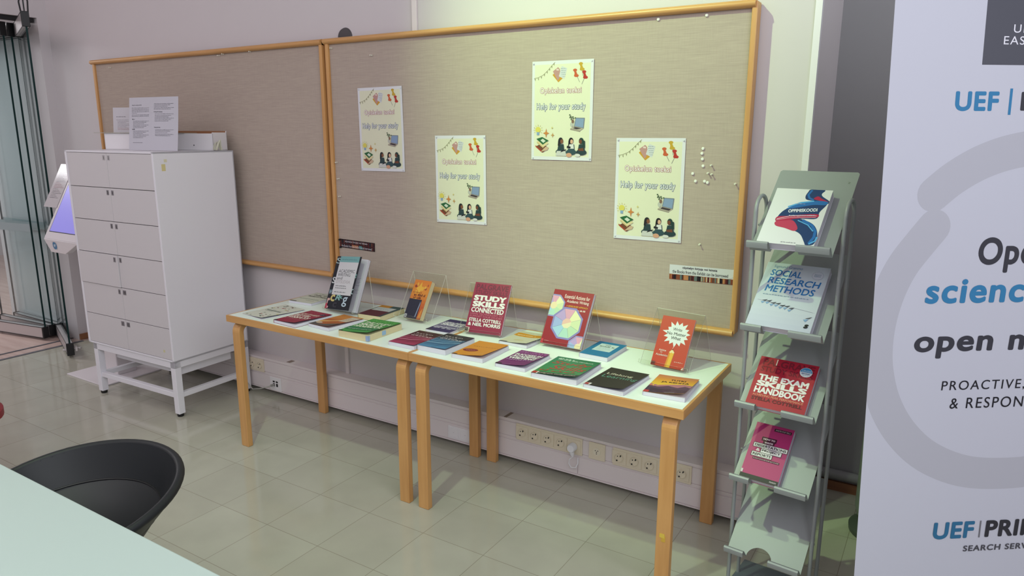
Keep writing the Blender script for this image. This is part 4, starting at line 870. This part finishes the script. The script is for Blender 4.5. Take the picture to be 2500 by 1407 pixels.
s = MB(); s.tube([(bw/2, b0-.02, -.03), (bw/2, b1_+.01, -.012)], .009, ALU, 10); s.build('support_pole', ban, smooth=True)
s = MB(); s.box((-.01, b0-.062, -.06), (bw+.01, b0+.004, .04), ALU); s.build('base_cassette', ban, .012)

# waste bin in the recess behind the banner
t = thing('waste_bin', 'grey round waste bin on a dark foot in the shadowed recess behind the banner', 'bin', (1.80, .20, 0))
s = MB(); s.lathe([(0, .05), (.085, .052), (.112, .075), (.12, .11), (.118, .46), (.110, .465), (.110, .40), (0, .39)], mat('#8C938E', .35, metal=.2), 40); s.build('body', t, smooth=True)
s = MB(); s.lathe([(0, .0), (.135, .0), (.137, .02), (.10, .04), (.05, .055), (0, .055)], mat('#4A4F4C', .5), 40); s.build('foot', t, smooth=True)

# ------------------------------------------------------------------ locker cabinet
LA = rad(1.9); LN = Vector((-1.783, -.615, 0))
loc = thing('locker_cabinet', 'white twelve door locker cabinet on a metal frame in front of the left board', 'locker', LN, LA)
X0, X1, DY, ZB, ZT = -.845, 0.0, .52, .335, 1.517
q = MB(); q.box((X0, .0, ZB), (X0+.018, DY, ZT), LOCKW); q.box((X1-.015, 0, ZB), (X1, DY, ZT), LOCKW); q.box((X0, 0, ZT-.010), (X1, DY, ZT), LOCKW); q.box((X0, 0, ZB-.0), (X1, DY, ZB+.010), LOCKW); q.box((X0, DY-.01, ZB), (X1, DY, ZT), LOCKW)
q.box((X0+.01, .022, ZB+.005), (X1-.02, .03, ZT-.005), DGREY)
q.build('carcass', loc, .0015)
rows = [1.507, 1.310, 1.1165, .920, .727, .532, .346]; XM = -.428
num = 1
for r in range(6):
    for c in range(2):
        x0, x1 = ((X0+.0185, XM-.001) if c == 0 else (XM+.001, X1-.016)); z1, z0 = rows[r]-.002, rows[r+1]+.0015
        ajar = (num == 7)
        d = MB(); d.box((x0, .002 if not ajar else -.005, z0), (x1, .02 if not ajar else .013, z1), DOORW if not ajar else DOORW)
        o = d.build('door', loc, .001)
        if ajar: o['label'] = 'door standing slightly ajar'
        x = (x1-.036 if c == 0 else x0+.008); s_ = str(num); wl = .021 if num < 10 else .030
        if c == 0 and num > 9: x -= .008
        p = Art(wl, .028, '#8E8A8E' if num > 2 else '#C2BFC0', .4, .00008, .0008); tw = {1: .16, 11: .40}.get(num, .40 if num < 10 else .72); p.text(.5-tw/2, .2, .5+tw/2, .8, s_, '#2C2A2E', .03)
        po = p.build('number_plate', o); po.rotation_euler = (PI/2, 0, 0); po.location = (x, .0012 if not ajar else -.0058, z1-.0395)
        num += 1
s = MB(); s.box((.0002, .045, 1.415), (.0008, .068, 1.452), mat('#D3C78F', .6)); s.box((.0002, .062, 1.462), (.0008, .08, 1.478), mat('#D8D3B4', .6)); o = s.build('masking_tape', loc); o['label'] = 'yellowed tape scraps on the side'
s = MB(); s.box((-.09, .0012, .385), (-.075, .0018, .40), mat('#CFCB9E', .6)); o = s.build('masking_tape', loc); o['label'] = 'yellowed tape scrap on the lowest door'
# steel frame
fr = MB(); W4 = .04; fx0, fx1 = -.808, -.006
fr.box((fx0, .005, .295), (fx1, .005+W4, ZB), LOCKW); fr.box((fx0, DY-W4, .295), (fx1, DY, ZB), LOCKW)
fr.box((fx0, .005, .295), (fx0+W4, DY, ZB), LOCKW); fr.box((fx1-W4, .005, .295), (fx1, DY, ZB), LOCKW)
fr.build('top_frame', loc, .002)
for x in (fx0, fx1-W4):
    for y in (.005, DY-W4):
        s = MB(); s.box((x, y, .018), (x+W4, y+W4, .296), LOCKW); lg = s.build('leg', loc, .002)
        s = MB(); s.lathe([(0, 0), (.017, 0), (.019, .006), (.019, .018), (0, .018)], BLACK, 16, (x+W4/2, y+W4/2, .0)); s.build('foot', lg, smooth=True)
s = MB(); s.box((fx0+W4, .012, .112), (fx1-W4, .012+.03, .142), LOCKW); s.build('stretcher', loc, .002)
for x in (fx0+.005, fx1-W4+.005): s = MB(); s.box((x, .03, .112), (x+.03, DY-.03, .142), LOCKW); s.build('stretcher', loc, .002)
s = MB(); s.box((-.69, .075, .235), (-.05, .42, .296), LOCKW); s.build('drawer_box', loc, .003)

# ---- things on top of the locker
def onL(x, y, z): return Matrix.Translation(LN) @ Matrix.Rotation(LA, 4, 'Z') @ Vector((x, y, z))
bxM = Matrix.Translation(onL(-.80, .225, ZT)) @ Matrix.Rotation(LA+rad(13.5), 4, 'Z')
t = thing('storage_box', 'long open white box with brown inside on top of the locker', 'box', M=bxM)
q = MB(); bl_, bd, bhh, tk = .79, .125, .098, .004
KR = mat('#9A6A48', .8, var=.1)
q.box((0, 0, 0), (bl_, tk, bhh), WHITE); q.box((0, bd-tk, 0), (bl_, bd, bhh+.014), WHITE); q.box((0, 0, 0), (tk, bd, bhh), WHITE); q.box((bl_-tk, 0, 0), (bl_, bd, bhh+.006), WHITE); q.box((0, 0, 0), (bl_, bd, tk), WHITE)
q.box((tk, bd-tk-.001, .004), (bl_-tk, bd-tk, bhh+.0142), KR); q.build('body', t, .002)
s = MB(); s.lathe([(0, .0006), (.004, .0005), (.004, 0)], DGREY, 12, (0, 0, 0)); o = s.build('rivet', t); o.rotation_euler = (PI/2, 0, 0); o.location = (.655, -.0002, .03)
t = thing('acrylic_plate', 'thin clear plate lying across the white box on the locker', 'plate', M=bxM)
s = MB(); s.box((-.065, -.012, bhh+.0005), (.60, .10, bhh+.0035), mat('#A9A89A', .25)); o = s.build('sheet', t)
t = thing('sign_holder', 'small printed notice standing on the plate at the left of the locker top', 'notice', M=bxM @ Matrix.Translation((.055, .02, bhh+.0036)) @ Matrix.Rotation(rad(84), 4, 'X'))
a = Art(.165, .150, '#DEDBE0', .4, .00003, .0015); a.greek(.15, .62, .58, .65, '#6A6A72', 1, 4)
for k in range(8): a.greek(.2 if k else .15, .5-.055*k, .9-.15*(k % 3), .5-.055*k+.018, '#6E6A74' if k < 6 else '#A8606A', k, 8)
a.rect(.92, .93, .95, .96, '#3A3A3E'); a.build('sheet', t)
s = MB(); s.box((.165, 0, -.004), (.245, .045, -.002), ACRED); s.build('holder_foot', t)
t = thing('laminated_sheet', 'laminated two page instruction sheet leaning against the box on the locker', 'notice', M=Matrix.Translation(onL(-.470, .168, ZT+.002)) @ Matrix.Rotation(LA+rad(2), 4, 'Z') @ Matrix.Rotation(rad(83), 4, 'X'))
a = Art(.425, .300, '#DCDBE3', .12, .00003, .0006)
def heads(u, v, s_): a.text(u, v, u+.18, v+.028, s_, '#55555C', .01)
a.text(.06, .84, .27, .868, 'Using the vending machine', '#55555C', .01)
for k, v in enumerate((.80, .775, .75, .725, .70, .665, .64)): a.greek(.06, v, .43 if k not in (4,) else .17, v+.011, '#77777F', k, 11)
a.greek(.07, .58, .13, .60, '#55555C', 1, 1)
for k, v in enumerate((.55, .525, .50, .475, .45, .425)): a.greek(.09, v, .43-.05*(k % 3), v+.010, '#77777F', k+9, 9)
a.greek(.07, .39, .13, .41, '#55555C', 2, 1)
for k, v in enumerate((.36, .335, .31, .285, .26, .235)): a.greek(.09, v, .43-.06*(k % 3), v+.010, '#77777F', k+20, 9)
a.greek(.09, .14, .3, .15, '#77777F', 5, 9)
for k, v in enumerate((.87, .845, .82, .795, .77)): a.greek(.53, v, .92-.06*(k % 3), v+.010, '#77777F', k+30, 9)
a.text(.53, .71, .7, .735, 'Using the laptop', '#55555C', .01)
for k, v in enumerate((.68, .65, .625, .60, .575, .55)): a.greek(.55, v, .92-.05*(k % 3), v+.010, '#77777F', k+40, 9)
a.text(.54, .42, .66, .445, 'Using the lens', '#55555C', .01)
for k, v in enumerate((.385, .36, .33, .30, .275)): a.greek(.56, v, .92-.06*(k % 3), v+.010, '#77777F', k+50, 9)
a.build('sheet', t, lambda X, Y, Z: Vector((X, Y, Z+.004*math.sin(X*9)*math.sin(Y*8+.4))), .03)
s = MB(); wc = mat('#C9C9B4', .5)
for k in range(4):
    x = -.012+.006*k
    P = [onL(x-.01+.004*k, .40, ZT+.004), onL(x-.012+.008*k, .41, ZT+.035+.012*(k % 2)), onL(x-.004+.006*k, .42, ZT+.045+.006*k), onL(x+.002, .43, ZT+.025), onL(x+.004, .435, ZT+.004)]
    s.tube(P, .003, wc, 8)
tag(s.build('cable_loops', None, smooth=True), 'pale cable loops at the right end of the locker top', 'cable')

# ------------------------------------------------------------------ self service kiosk behind the locker
kx0, kx1 = -3.127, -2.669
k_ = thing('self_service_kiosk', 'white self service kiosk with tilted blue screen beside the locker', 'kiosk', ((kx0+kx1)/2, -.366, 0))
KW = mat('#D9D4D6', .35); h = (kx1-kx0)/2
boxobj('base_plate', (-h, -.20, 0), (h, .20, .009), KW, k_, .002)
boxobj('post', (-.12, -.035, .008), (.105, .10, .95), KW, k_, .006)
tl = rad(28); zc = .945
Mk = Matrix.Translation((-.205, -.238, zc)) @ Matrix.Rotation(PI/2-tl, 4, 'X')   # x right, y up the slope, z to the viewer
hw, hl = .42, .47
q = MB(); q.prism([(0, 0), (hw, 0), (hw, hl), (0, hl)], -.05, KW, Mk); head = q.build('screen_housing', k_, .006)
q = MB(); q.prism([(.033, .052), (hw-.033, .052), (hw-.033, .40), (.033, .40)], .0008, BLACK, Mk); q.build('screen_bezel', head)
q = MB(); q.prism([(.038, .057), (hw-.038, .057), (hw-.038, .395), (.038, .395)], .0014, mat('#8A86D8', .3, emit=.55), Mk); o = q.build('screen', head); o['label'] = 'lit lavender blue screen'
Mc = Matrix.Translation((-.205, -.238, zc)) @ Matrix.Rotation(rad(97), 4, 'X')
q = MB(); q.prism([(0, 0), (hw, 0), (hw-.19, -.085), (.055, -.085)], -.05, KW, Mc); ch = q.build('chin', k_, .003)
a = Art(.05, .05, '#D9D4D6', .35, .0001, .0001); a.ell(.5, .5, .5, .5, '#3E84B4'); a.ell(.42, .5, .2, .2, '#BFD6E6'); a.poly([(.5, .4), (.75, .6), (.72, .75), (.5, .6)], '#D9E6F0'); o = a.build('badge', ch); o.matrix_local = Mc @ Matrix.Translation((.10, -.062, .001)); o['label'] = 'round blue badge'
t = thing('instruction_sheet', 'printed sheet stuck to the left edge of the kiosk screen', 'notice', M=Matrix.Translation(((kx0+kx1)/2, -.366, 0)) @ Mk @ Matrix.Translation((-.155, .215, .003)))
a = Art(.165, .31, '#DCD8DA', .15, .00003, .0006)
for k in range(20): a.greek(.18, .86-.034*k, .92-.12*((k*7) % 4), .86-.034*k+.013, '#7C7880' if not 8 < k < 13 else '#B0707A', k, 9)
a.build('sheet', t)
s = MB()
for k in range(2): s.tube([(-2.87+.02*k, -.52, .885), (-2.82, -.48, .868+.006*k), (-2.74, -.42, .845+.008*k), (-2.68, -.38, .85)], .003, BLACK, 8)
tag(s.build('kiosk_cable', None, smooth=True), 'two thin black cables below the kiosk head', 'cable')

# ------------------------------------------------------------------ folding glass doors
def glass_panel(n, e, far, label_short, cap=.022, zb=.02, zt=2.40):
    """panel from end e (visible cap) to far end"""
    e = Vector((*e, 0)); far = Vector((*far, 0)); d = (far-e); L_ = d.length; d.normalize()
    t = bpy.data.objects.new('door_%d' % n, None); COL.objects.link(t); t.matrix_world = frame_M(e, d, Vector((-d.y, d.x, 0))); struct(t)
    q = MB(); q.box((.004, -.005, zb+.085), (L_-.004, .005, zt-.09), GLASS); g_ = q.build('glass_pane', t)
    q = MB(); q.box((0, -.006, zb+.085), (.004, .006, zt-.09), GLEDGE); q.box((L_-.004, -.006, zb+.085), (L_, .006, zt-.09), GLEDGE); q.build('pane_edge', g_)
    q = MB(); q.box((.004, -.0062, .865), (L_-.004, -.0055, .925), FROST); q.build('frosted_band', g_)
    for nm, z0, z1 in (('bottom_rail', zb, zb+.085), ('top_rail', zt-.09, zt)):
        q = MB(); q.box((.012, -.02, z0), (L_-.012, .02, z1), ALU); [q.box((.012, yy-.001, zz_), (L_-.012, yy+.001, zz_+.005), BLACK) for yy in (-.0205, .0205) for zz_ in (z0-.003, z1-.003)]; rl = q.build(nm, t)
        q = MB(); q.box((-.004, -.024, z0-.004), (.014, .024, z1+.004), BLACK); q.box((L_-.014, -.024, z0-.004), (L_+.004, .024, z1+.004), BLACK); q.build('end_cap', rl, .003)
    return t
glass_panel(1, (-4.125, -.215), (-4.84, -.335), '')
glass_panel(2, (-4.150, -.150), (-4.88, -.200), '')
glass_panel(3, (-4.140, -.100), (-4.86, -.100), '')
d4 = glass_panel(4, (-3.488, -.352), (-4.125, -.115), '')
q = MB(); q.tube([(.02, -.05, .06), (.02, .045, .06)], .009, ALU, 12); q.box((-.012, -.045, .045), (.05, -.03, .075), ALU); q.lathe([(0, .012), (.013, .01), (.013, 0)], ALU, 16, (.02, -.06, .055)); q.build('lock_knob', d4, .002)
q = MB(); q.box((.0, -.004, 2.40), (.012, .004, 2.50), BLACK); q.tube([(.006, -.02, 2.40), (.006, -.025, 2.47), (.006, -.018, 2.50)], .005, BLACK, 8); q.tube([(.006, .02, 2.40), (.006, .025, 2.46), (.006, .02, 2.48)], .005, BLACK, 8); q.build('track_roller', d4)
q = MB(); q.box((-4.0, -4.6, 2.40), (-3.95, -.08, 2.432), BLACK); q.box((-4.03, -4.6, 2.405), (-4.0, -.08, 2.432), ALU); struct(q.build('trim_7'))

# corridor background: socket post and lamp
t = thing('socket_post', 'white socket post in the corridor seen through the folded glass doors', 'socket post', (-5.62, .30, 0))
boxobj('post', (-.05, -.05, 0), (.05, .05, .62), WHITE, t, .006)
for k in range(4): boxobj('socket', (.02, -.053, .12+.07*k), (.045, -.049, .16+.07*k), DGREY, t)
lm = MB(); lm.box((-7.2, -1.5, 2.86), (-5.6, -.9, 2.9), mat('#FFFFFF', .5, emit=4)); tag(lm.build('ceiling_light'), 'bright corridor ceiling light behind the top of the glass doors', 'lamp')

# ------------------------------------------------------------------ foreground table, chair, stool
t = thing('work_table', 'large white work table across the bottom left foreground', 'table', (-.4, -2.53, 0))
TW = mat('#B4C2C1', .35, name='white_worktop')
boxobj('tabletop', (-1.1, -.45, .692), (1.9, .45, .72), TW, t, .003)
for x in (-1.0, 1.8):
    for y in (-.38, .38):
        q = MB(); q.tube([(x, y, 0), (x, y, .692)], .025, ALU, 14); q.build('leg', t, smooth=True)
# tub chair
CB = rad(97)       # direction of the backrest
CC = Vector((-.008, -2.047, 0))
ch = thing('tub_chair', 'black upholstered tub chair pushed under the white work table', 'chair', CC)
CH1 = mat('#191B1F', .5, spec=.35, name='black_leatherette'); CH2 = mat('#1B1D20', .5, name='black_shell')
def rimz(a):
    c = .5+.5*math.cos(a-CB); return .60+.118*(c**.56)
def rimr(a): c = math.cos(a-CB); return .286-.004*math.cos(2*(a-CB))
def bowl(off, z0, zoff, mname):
    V = []; F = []; n = 56; m = 16
    for i in range(n):
        a_ = 2*PI*i/n; R_ = rimr(a_)-off; Z = rimz(a_)-zoff
        for j in range(m):
            u = j/(m-1)
            if off > 0:   # inside
                rr = R_*u**.75; zz_ = z0+(Z-z0)*u**1.9
            else:
                rr = R_*u**.9; zz_ = z0+(Z-z0)*u**1.2
            V.append((rr*math.cos(a_), rr*math.sin(a_), zz_))
    for i in range(n):
        k = (i+1) % n
        for j in range(m-1): F.append((i*m+j, k*m+j, k*m+j+1, i*m+j+1))
    return V, F
q = MB(); V, F = bowl(0.0, .42, .006, ''); q.add(V, F, CH2); q.build('shell', ch, smooth=True)
q = MB(); V, F = bowl(.022, .47, .0, ''); q.add(V, F, CH1); pad = q.build('inner_pad', ch, smooth=True)
q = MB(); n = 64; q.tube([((rimr(2*PI*i/n)-.011)*math.cos(2*PI*i/n), (rimr(2*PI*i/n)-.011)*math.sin(2*PI*i/n), rimz(2*PI*i/n)-.004) for i in range(n+1)], .012, CH1, 12, False); q.build('rim', ch, smooth=True)
q = MB(); P = []
for i in range(25):
    a_ = CB+rad(-88+176*i/24); R_ = rimr(a_)-.022; Z = rimz(a_); u = .78; P.append((R_*u**.75*math.cos(a_), R_*u**.75*math.sin(a_), .47+(Z-.47)*u**1.9+.001))
q.tube(P, .003, BLACK, 6); q.build('seam', pad, smooth=True)
q = MB(); q.tube([(0, 0, .06), (0, 0, .37)], .028, BLACK, 16); q.build('column', ch, smooth=True)
for k in range(5):
    a_ = 2*PI*k/5+.3; q = MB(); q.tube([(0, 0, .075), (.17*math.cos(a_), .17*math.sin(a_), .06), (.30*math.cos(a_), .30*math.sin(a_), .02)], [.024, .02, .014], BLACK, 10); q.build('foot_arm', ch, smooth=True)
q = MB(); q.tube([(.235*math.cos(2*PI*i/48), .235*math.sin(2*PI*i/48), .30) for i in range(49)], .012, BLACK, 10, False); q.build('foot_ring', ch, smooth=True)
# red stool, only its edge reaches into the frame
t = thing('red_stool', 'red round stool barely visible at the left edge of the floor', 'stool', (-1.765, -1.715, 0))
q = MB(); q.lathe([(0, .42), (.19, .42), (.215, .40), (.215, .37), (.19, .355), (0, .355)], mat('#8E1E24', .5), 36); q.build('seat', t, smooth=True)
for k in range(3):
    a_ = 2*PI*k/3+.4; q = MB(); q.tube([(.12*math.cos(a_), .12*math.sin(a_), .356), (.17*math.cos(a_), .17*math.sin(a_), 0.0)], .012, ALU, 10); q.build('leg', t, smooth=True)
